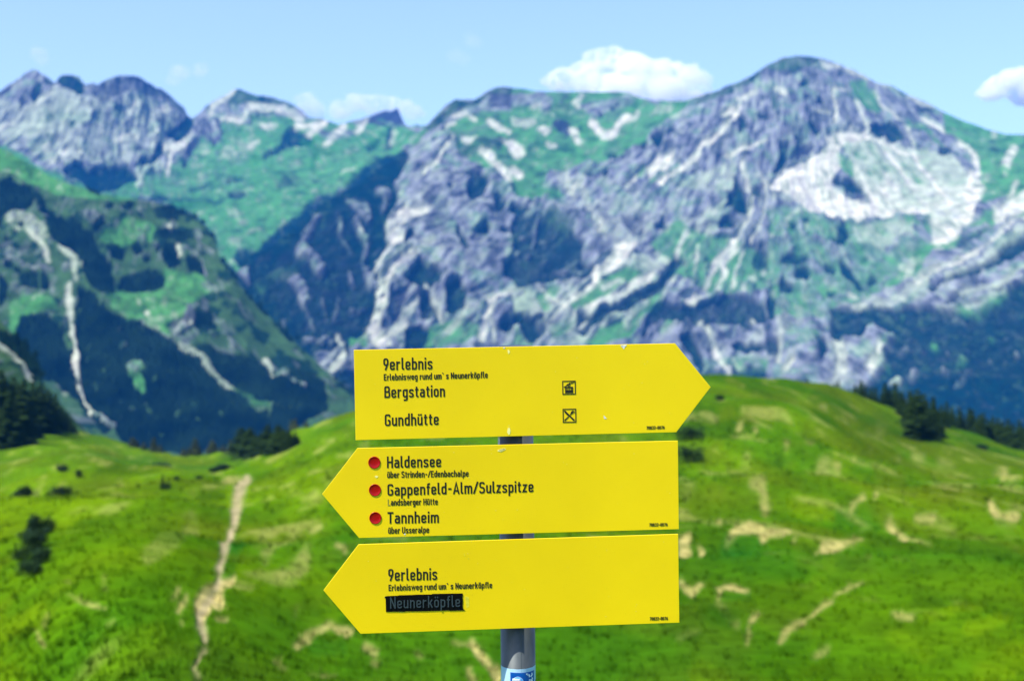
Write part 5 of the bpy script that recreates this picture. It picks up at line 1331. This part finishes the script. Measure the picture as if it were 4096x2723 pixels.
W_, P_, H_ = .5384, .0598, .075
F1, F2, F3 = Frame((-.2608, -.0906, 2.3582), .0200), Frame((-.2555, -.2536, 2.3645), .0177), Frame((-.2541, -.4141, 2.3706), .0201)
RIGHT = [(0, -H_), (W_, -H_), (W_ + P_, 0), (W_, H_), (0, H_)]
LEFT = [(0, -H_), (W_, -H_), (W_, H_), (0, H_), (-P_, 0)]
LEFT3 = [(0, -H_), (W_, -H_), (W_, H_ + .0012), (0, H_), (-P_, 0)]
S1 = board(F1, RIGHT, 'topmost yellow arrow board, the only one pointing right, with cable car and cutlery symbols', 1)
S2 = board(F2, LEFT, 'middle yellow arrow board pointing left, with three red dots beside its lines', 2)
S3 = board(F3, LEFT3, 'lowest yellow arrow board pointing left, one line covered with black tape', 3)

lettering(F1, S1, '9erlebnis', '1', 787, 416, 1332, 406, 131, m_blk, .96)
lettering(F1, S1, 'Erlebnisweg rund um` s Neunerköpfle', '1', 792, 530, 1945, 502, 70, m_blk, 1.1)
lettering(F1, S1, 'Bergstation', '1', 798, 724, 1470, 710, 130, m_blk, .96)
lettering(F1, S1, 'Gundhütte', '1', 803, 1036, 1402, 1022, 131, m_blk, .96)
lettering(F1, S1, '70832-0076', '2', 1487, 1074, 1688, 1068, 36, m_blk, 1.08)
lettering(F2, S2, 'Haldensee', '3', 703, 308, 1214, 299, 108, m_blk, .98)
lettering(F2, S2, 'über Strinden-/Edenbachalpe', '3', 705, 402, 1473, 388, 60, m_blk, 1.08)
lettering(F2, S2, 'Gappenfeld-Alm/Sulzspitze', '3', 708, 569, 2085, 535, 108, m_blk, .98)
lettering(F2, S2, 'Landsberger Hütte', '3', 710, 663, 1182, 654, 60, m_blk, 1.08, skip=(0,))
lettering(F2, S2, 'Landsberger Hütte', '3', 710, 663, 1182, 654, 60, m_fade, 1.0, only=(0,))
lettering(F2, S2, 'Tannheim', '3', 708, 832, 1192, 824, 108, m_blk, .98)
lettering(F2, S2, 'über Usseralpe', '3', 714, 927, 1100, 919, 60, m_blk, 1.08)
lettering(F2, S2, '70832-0076', '4', 1795, 1122, 1998, 1118, 36, m_blk, 1.08)
lettering(F3, S3, '9erlebnis', '5', 795, 529, 1307, 518, 124, m_blk, .96)
lettering(F3, S3, 'Erlebnisweg rund um` s Neunerköpfle', '5', 798, 633, 1883, 603, 64, m_blk, 1.08)
lettering(F3, S3, '70832-0076', '6', 1817, 935, 2005, 930, 34, m_blk, 1.08)

# red route dots
for (x, y) in ((583, 257), (589, 517), (593, 780)):
    cx_, cy_ = F2.loc(1250 + x / 2.359, 1740 + y / 2.359)
    rad = .0101
    V, Fc = [], []
    N_ = 40
    prof = [(1.0, .0001), (1.0, .0009), (.93, .0012), (.86, .0008), (.6, .0004), (.3, .0002)]
    for pr, pz in prof:
        V += [(cx_ + rad * pr * math.cos(2 * PI * k / N_), cy_ + rad * pr * math.sin(2 * PI * k / N_), pz) for k in range(N_)]
    for i in range(len(prof) - 1):
        Fc += [(i * N_ + k, i * N_ + (k + 1) % N_, (i + 1) * N_ + (k + 1) % N_, (i + 1) * N_ + k) for k in range(N_)]
    V.append((cx_, cy_, .0002)); c_ = len(V) - 1; b0 = (len(prof) - 1) * N_
    Fc += [(b0 + k, b0 + (k + 1) % N_, c_) for k in range(N_)]
    mesh_obj('red_dot', V, Fc, m_red, S2, smooth=True)

def prism(V, F, pts, z0, z1):
    """flat plate from an outline"""
    i, n = len(V), len(pts)
    V += [(x, y, z0) for x, y in pts] + [(x, y, z1) for x, y in pts]
    ar = sum(pts[k - 1][0] * pts[k][1] - pts[k][0] * pts[k - 1][1] for k in range(n))
    top = tuple(i + n + k for k in range(n))
    F.append(top if ar > 0 else top[::-1])
    for k in range(n):
        q = (i + k, i + (k + 1) % n, i + n + (k + 1) % n, i + n + k)
        F.append(q if ar > 0 else q[::-1])
def pp(lst):
    return [F1.loc(2180 + x / 7.469, 1500 + y / 7.469) for x, y in lst]
ZT = .0005
# symbol frames
def sym_frame(x0, y0, x1, y1, dx, dy):
    V, Fc = [], []
    t = 24
    q = [(x0, y0 + dy), (x1 - dx, y0), (x1, y1 - dy), (x0 + dx, y1)]
    prism(V, Fc, pp([(x0, y0 + 8), (x1 - 4, y0), (x1 - 4, y0 + t), (x0, y0 + 8 + t)]), .00005, ZT)
    prism(V, Fc, pp([(x0 + 6, y1 - t), (x1, y1 - 8 - t), (x1, y1 - 8), (x0 + 6, y1)]), .00005, ZT + .00002)
    prism(V, Fc, pp([(x0, y0 + 10), (x0 + t, y0 + 10), (x0 + t + 8, y1 - 2), (x0 + 8, y1 - 2)]), .00005, ZT + .00004)
    prism(V, Fc, pp([(x1 - t - 6, y0 + 2), (x1 - 5, y0 + 2), (x1 + 1, y1 - 9), (x1 - t, y1 - 9)]), .00005, ZT + .00006)
    return V, Fc
for (bx, kind) in (((512, 163, 916, 580), 'cabin'), ((524, 998, 932, 1417), 'cutlery')):
    g = empty('symbol'); g.parent = S1
    V, Fc = sym_frame(*bx, 4, 8)
    mesh_obj('symbol_frame', V, Fc, m_blk, g)
    V, Fc = [], []
    if kind == 'cabin':
        prism(V, Fc, pp([(560, 352), (640, 305), (640, 285), (665, 262), (690, 262), (750, 212), (768, 235), (750, 272), (690, 300), (575, 375), (562, 368)]), .00005, ZT + .00001)
        prism(V, Fc, pp([(682, 300), (705, 290), (712, 345), (695, 348)]), .00005, ZT + .00003)
        prism(V, Fc, pp([(745, 262), (768, 240), (732, 350), (712, 350)]), .00005, ZT + .00005)
        prism(V, Fc, pp([(778, 205), (800, 200), (826, 212), (872, 190), (876, 206), (850, 225), (782, 258)]), .00005, ZT + .00001)
        prism(V, Fc, pp([(597, 350), (834, 345), (835, 388), (598, 391)]), .00005, ZT + .00002)
        prism(V, Fc, pp([(598, 446), (836, 442), (838, 532), (600, 537)]), .00005, ZT + .00002)
        for xa, xb in ((597, 618), (641, 662), (706, 729), (770, 795), (814, 836)):
            prism(V, Fc, pp([(xa, 385), (xb, 385), (xb + 1, 448), (xa + 1, 448)]), .00005, ZT + .00004)
    else:
        prism(V, Fc, pp([(570, 1060), (585, 1050), (602, 1055), (888, 1330), (884, 1345), (858, 1362), (846, 1358), (690, 1200), (672, 1204), (595, 1125), (575, 1095)]), .00005, ZT + .00003)
        prism(V, Fc, pp([(700, 1220), (718, 1240), (604, 1362), (585, 1362), (574, 1348), (576, 1335)]), .00005, ZT + .00001)
        prism(V, Fc, pp([(742, 1168), (765, 1140), (770, 1105), (800, 1072), (850, 1118), (826, 1148), (785, 1168), (760, 1193)]), .00005, ZT + .00001)
        for (ax, ay) in ((826, 1048), (852, 1062), (878, 1082)):
            prism(V, Fc, pp([(ax - 26, ay + 28), (ax, ay), (ax + 14, ay + 8), (ax - 14, ay + 42)]), .00005, ZT + .00006)
    mesh_obj('cable_car_print' if kind == 'cabin' else 'cutlery_print', V, Fc, m_blk, g)

# black tape with the old lettering standing out under it
def p5(lst): return [F3.loc(1250 + x / 2.621, 2120 + y / 2.621) for x, y in lst]
V, Fc = [], []
top = [(757, 694), (775, 688), (900, 683), (905, 679), (1040, 676), (1100, 672), (1250, 670), (1255, 664), (1400, 662), (1573, 659), (1578, 684), (1572, 690), (1577, 740), (1574, 800), (1580, 826), (1597, 832), (1590, 838), (1440, 842), (1430, 838), (1200, 846), (980, 848), (960, 852), (880, 851), (770, 852), (768, 780), (766, 712), (757, 706)]
prism(V, Fc, p5(top), .0001, .00075)
tape = mesh_obj('black_tape', V, Fc, m_tape, S3)
em = lettering(F3, S3, 'Neunerköpfle', '5', 812, 818, 1550, 800, 118, m_emb, .75, zb=.0006, zt=.0017)
em.parent = None; em.parent = S3; em.name = 'raised_lettering'
for pts in ([(1600, 690), (1640, 700), (1645, 800), (1615, 815), (1606, 760)], [(900, 852), (960, 850), (940, 862), (905, 860)], [(752, 690), (762, 700), (760, 720), (750, 705)]):
    V, Fc = [], []
    prism(V, Fc, p5(pts), .00005, .00012)
    mesh_obj('glue_mark', V, Fc, m_stain, S3)

# chips and scuffs
def chip(S, F_, z, pts, mat):
    ox, oy, s = ZS[z]
    V, Fc = [], []
    prism(V, Fc, [F_.loc(ox + x / s, oy + y / s) for x, y in pts], .00004, .0003)
    mesh_obj('paint_chip', V, Fc, mat, S)
chip(S1, F1, '2', [(1200, 138), (1268, 136), (1262, 152), (1248, 158), (1240, 180), (1232, 186), (1222, 166), (1206, 158)], m_chip)
chip(S1, F1, '2', [(1012, 916), (1026, 930), (1034, 944), (1050, 954), (1016, 957)], m_chip)
chip(S1, F1, '1', [(2170, 1060), (2186, 1050), (2198, 1090), (2192, 1125), (2178, 1134), (2160, 1105)], m_scuff)
chip(S1, F1, '1', [(2165, 196), (2180, 190), (2192, 215), (2178, 240), (2168, 222)], m_scuff)
chip(S1, F1, '1', [(2112, 165), (2140, 164), (2134, 178), (2124, 178)], m_chip)
chip(S2, F2, '3', [(1745, 150), (1780, 128), (1818, 122), (1812, 140), (1780, 158)], m_scuff)
chip(S2, F2, '3', [(585, 388), (605, 380), (622, 390), (604, 404)], m_scuff)
chip(S2, F2, '3', [(862, 928), (876, 924), (880, 936), (866, 940)], m_chip)
chip(S2, F2, '4', [(110, 275), (190, 255), (205, 268), (150, 298)], m_scuff)
chip(S3, F3, '5', [(1586, 240), (1594, 246), (1600, 270), (1592, 272)], m_stain)
chip(S3, F3, '5', [(1630, 290), (1642, 288), (1640, 302), (1634, 304)], m_stain)
_r = random.Random(4)
for S, F_ in ((S1, F1), (S2, F2), (S3, F3)):
    V, Fc = [], []
    for _ in range(26):
        x, y, s = _r.uniform(.01, W_ - .01), _r.uniform(-H_ + .006, H_ - .006), _r.uniform(.0003, .0008)
        prism(V, Fc, [(x - s, y - s * .6), (x + s, y - s), (x + s * .5, y + s)], .00003, .00015)
    sp_ = mesh_obj('speck', V, Fc, m_scuff, S)
    sp_['kind'] = 'stuff'

# ------------------------------------------------------------------ the post
def plane_pt(px, py, off):
    d = np.array([(px - CX) / FOC, (CY - py) / FOC, 1.0])
    k = (F2.t @ F2.M[:, 2] + off) / (d @ F2.M[:, 2])
    return c2w(k * d) + CAM
OFF = .0032 + .0085 + .0303
pa, pb = plane_pt(2063, 1383, OFF - .005), plane_pt(2071.5, 2540, OFF)
pa[0] = plane_pt(2059.5, 1383, OFF)[0]
ax = (pa - pb) / np.linalg.norm(pa - pb)
foot = pb - ax * ((pb[2] - (-.9)) / ax[2])
j0 = ncm // 2
rf = math.hypot(foot[0], foot[1])
gz = float(np.interp(rf, rr[:nn, j0], PM[:nn, j0, 2]))
foot = pb - ax * ((pb[2] - (gz - .12)) / ax[2])
LEN = np.linalg.norm(pa - foot)
PR = .0296
post = empty('signpost', foot)
zax = Vector(ax)
yax = Vector(c2w(F2.M[:, 2])); yax = (yax - zax * yax.dot(zax)).normalized()      # points away from the camera
xax = yax.cross(zax).normalized()
post.matrix_world = Matrix(((xax.x, yax.x, zax.x, foot[0]), (xax.y, yax.y, zax.y, foot[1]), (xax.z, yax.z, zax.z, foot[2]), (0, 0, 0, 1)))
mark(post, 'round grey steel post carrying the three yellow arrow boards, striped sticker below', 'post')
def cyl(name, r0, z0, z1, mat, parent, seg=64, capped=True, bev=.0):
    V, Fc = [], []
    zs = [(z0, r0), (z1 - bev, r0), (z1, r0 - bev)] if bev else [(z0, r0), (z1, r0)]
    for zz, rr_ in zs:
        V += [(rr_ * math.cos(2 * PI * k / seg), rr_ * math.sin(2 * PI * k / seg), zz) for k in range(seg)]
    for i in range(len(zs) - 1):
        Fc += [(i * seg + k, i * seg + (k + 1) % seg, (i + 1) * seg + (k + 1) % seg, (i + 1) * seg + k) for k in range(seg)]
    if capped:
        Fc += [tuple(range((len(zs) - 1) * seg, len(zs) * seg)), tuple(range(seg))[::-1]]
    o = mesh_obj(name, V, Fc, mat, parent)
    for p in o.data.polygons: p.use_smooth = len(p.vertices) == 4
    return o
cyl('pole', PR, 0, LEN - .006, m_post, post)
cyl('cap', PR + .0012, LEN - .0055, LEN, m_cap, post, bev=.002)
# weld seam down the pole
def on_pole(a, z, r=PR):
    """a = angle from the side facing the camera, positive to the right"""
    return (r * math.sin(a), -r * math.cos(a), z)
V, Fc = [], []
for zz in (0.02, LEN - .02):
    V += [on_pole(a, zz, PR + dr_) for a, dr_ in ((.092, .00003), (.10, .00018), (.108, .00003))]
Fc = [(0, 1, 4, 3), (1, 2, 5, 4)]
mesh_obj('weld_seam', V, Fc, m_post, post)
# clamps round the pole behind each board
def zpole(py):
    p = plane_pt(2068, py, OFF)
    return float(np.dot(p - foot, ax))
for py in (1470, 1660, 1870, 2050, 2250, 2420):
    zz = zpole(py)
    o = cyl('clamp', PR + .0022, zz - .009, zz + .009, m_alu, post, capped=False)
# pale flat strip beside the pole between the upper two boards
m_strip, *_ = principled('pale_metal_strip', (.62, .66, .70), rough=.45, metal=.3)
za, zb_ = zpole(1690), zpole(1860)
V = [(-PR - .0034, -.018, za - .06), (-PR + .0006, -.022, za - .06), (-PR + .0006, -.022, zb_ + .2), (-PR - .0034, -.018, zb_ + .2)]
za, zb_ = zpole(1860), zpole(1690)
V = []
for yy in (-.024, -.0225):
    V += [(-PR - .0016, yy, za), (-PR + .0003, yy, za), (-PR + .0012, yy, zb_), (-PR - .0030, yy, zb_)]
mesh_obj('strip', V, [(0, 1, 2, 3), (4, 7, 6, 5), (0, 4, 5, 1), (2, 6, 7, 3), (1, 5, 6, 2), (0, 3, 7, 4)], m_strip, post)

# ------------------------------------------------------------------ sticker round the pole
m_stk, b_, n_, l_ = principled('pale_sticker', rough=.3, spec=.5)
add_noise(m_stk, b_, n_, l_, (.32, .50, .66), (.42, .60, .75), 40)
m_blue, b_, n_, l_ = principled('blue_print', rough=.3, spec=.5)
add_noise(m_blue, b_, n_, l_, (.0, .06, .32), (.0, .09, .42), 30)
m_lblue, *_ = principled('light_blue_print', (.02, .36, .78), rough=.28)
m_wht, *_ = principled('white_print', (.80, .84, .88), rough=.3)
m_dk, *_ = principled('dark_print', (.02, .05, .10), rough=.35)
ST = (1940, 2480, 6.454)
def st(x, y, dr=0.0):
    """point of the zoomed photograph on the pole's surface -> (angle, height)"""
    px, py = ST[0] + x / ST[2], ST[1] + y / ST[2]
    xc = 1940 + 865 / ST[2]
    half = 459 / ST[2]
    u = max(-.999, min(.999, (px - xc) / half))
    a = math.asin(u)
    # rows curve down towards the middle of the pole, as seen slightly from above
    return a, zpole(py - 4.5 * (math.cos(a) - .5))
def wrap(name, pts, dr, mat, parent, sub=10):
    """outline in zoomed pixels, laid on the pole as a thin skin; split into vertical strips so that it curves"""
    ap = [st(x, y) for x, y in pts]
    bm = bmesh.new()
    f = bm.faces.new([bm.verts.new((a, z, 0)) for a, z in ap])
    lo, hi = min(a for a, z in ap), max(a for a, z in ap)
    k = max(2, int((hi - lo) / .08))
    for i in range(1, k):
        x = lo + (hi - lo) * i / k
        bmesh.ops.bisect_plane(bm, geom=bm.verts[:] + bm.edges[:] + bm.faces[:], plane_co=(x, 0, 0), plane_no=(1, 0, 0))
    for v in bm.verts:
        v.co = Vector(on_pole(v.co.x, v.co.y, PR + dr))
    r_ = bmesh.ops.extrude_face_region(bm, geom=bm.faces[:])
    for v in [g for g in r_['geom'] if isinstance(g, bmesh.types.BMVert)]:
        q = math.hypot(v.co.x, v.co.y); s = (q - .0001) / q
        v.co.x *= s; v.co.y *= s
    bmesh.ops.recalc_face_normals(bm, faces=bm.faces[:])
    me = bpy.data.meshes.new(name); bm.to_mesh(me); bm.free()
    me.materials.append(mat)
    o = bpy.data.objects.new(name, me); C.objects.link(o); o.parent = parent
    return o
zt_ = zpole(2480 + 1115 / ST[2] - 0)
V, Fc = [], []
sg = 72
for k in range(sg + 1):
    a = -PI * .98 + 2 * PI * .98 * k / sg
    zj = zpole(2480 + 1125 / ST[2]) - 0.0009 * math.cos(a) + .0003 * math.sin(a * 13) * .6
    V += [on_pole(a, zj - .115, PR + .00015), on_pole(a, zj, PR + .00015)]
Fc = [(2 * k, 2 * k + 2, 2 * k + 3, 2 * k + 1) for k in range(sg)]
sticker = mesh_obj('sticker', V, Fc, m_stk, post, smooth=True)
wrap('blue_panel', [(628, 1235), (760, 1240), (900, 1246), (1050, 1244), (1258, 1228), (1262, 2600), (628, 2600)], .0004, m_blue, sticker)
# round shield, striped white and blue
cxs, cys, rs = 815, 1500, 150
ring = [(cxs + rs * math.cos(t) * 1.0, cys + rs * math.sin(t) * 1.05) for t in np.linspace(0, 2 * PI, 40)[:-1]]
wrap('shield', ring, .0006, m_wht, sticker)
ring = [(cxs + (rs - 8) * math.cos(t) * 1.0, cys + (rs - 8) * math.sin(t) * 1.05) for t in np.linspace(0, 2 * PI, 40)[:-1]]
wrap('shield_field', ring, .0008, m_lblue, sticker)
wrap('stripe', [(685, 1385), (885, 1388), (850, 1440), (680, 1436)], .0010, m_wht, sticker)
wrap('stripe', [(672, 1470), (800, 1474), (760, 1535), (668, 1530)], .0010, m_wht, sticker)
wrap('stripe', [(690, 1562), (735, 1564), (715, 1600), (705, 1600)], .0010, m_wht, sticker)
wrap('diagonal_band', [(745, 1575), (885, 1412), (905, 1440), (800, 1590)], .0011, m_wht, sticker)
wrap('band_field', [(755, 1575), (885, 1424), (898, 1440), (798, 1580)], .0013, m_blue, sticker)
# flowing white letters reading upwards
def script(pts, w, dr, name='script_letter'):
    P = [np.array(p, float) for p in pts]
    L_, R_ = [], []
    for i, p in enumerate(P):
        d = P[min(i + 1, len(P) - 1)] - P[max(i - 1, 0)]
        d /= np.linalg.norm(d) + 1e-9
        ww = w * (0.45 + .75 * abs(math.sin(math.atan2(d[1], d[0]) - .5)))
        nn__ = np.array([-d[1], d[0]]) * ww / 2
        L_.append(st(*(p + nn__))); R_.append(st(*(p - nn__)))
    V = []
    for (a, z), (b, z2) in zip(L_, R_):
        V += [on_pole(a, z, PR + dr), on_pole(b, z2, PR + dr)]
    Fc = [(2 * i, 2 * i + 2, 2 * i + 3, 2 * i + 1) for i in range(len(P) - 1)]
    mesh_obj(name, V, Fc, m_wht, sticker)
def curve(pts, k=6):
    out = []
    n = len(pts)
    for i in range(n - 1):
        p0, p1, p2, p3 = (np.array(pts[max(0, min(n - 1, j))], float) for j in (i - 1, i, i + 1, i + 2))
        for q in range(k):
            t = q / k
            out.append(.5 * (2 * p1 + (p2 - p0) * t + (2 * p0 - 5 * p1 + 4 * p2 - p3) * t * t + (3 * p1 - p0 - 3 * p2 + p3) * t ** 3))
    out.append(np.array(pts[-1], float))
    return out
script(curve([(1188, 1275), (1195, 1320), (1170, 1358), (1130, 1350), (1080, 1318), (1048, 1295), (1050, 1278), (1085, 1290), (1125, 1320), (1115, 1362), (1108, 1365)]), 26, .0009)
script(curve([(1190, 1395), (1198, 1425), (1180, 1450), (1130, 1440), (1120, 1455), (1150, 1475), (1190, 1470), (1198, 1500), (1175, 1535), (1135, 1550), (1115, 1520), (1130, 1480)]), 28, .0010)
script(curve([(1190, 1545), (1196, 1580), (1170, 1600), (1120, 1610)]), 24, .0011)
wrap('dark_mark', [(1302, 1500), (1322, 1482), (1326, 1568), (1300, 1560)], .0004, m_dk, sticker)
wrap('dark_mark', [(478, 1562), (512, 1562), (512, 1620), (480, 1620)], .0004, m_dk, sticker)
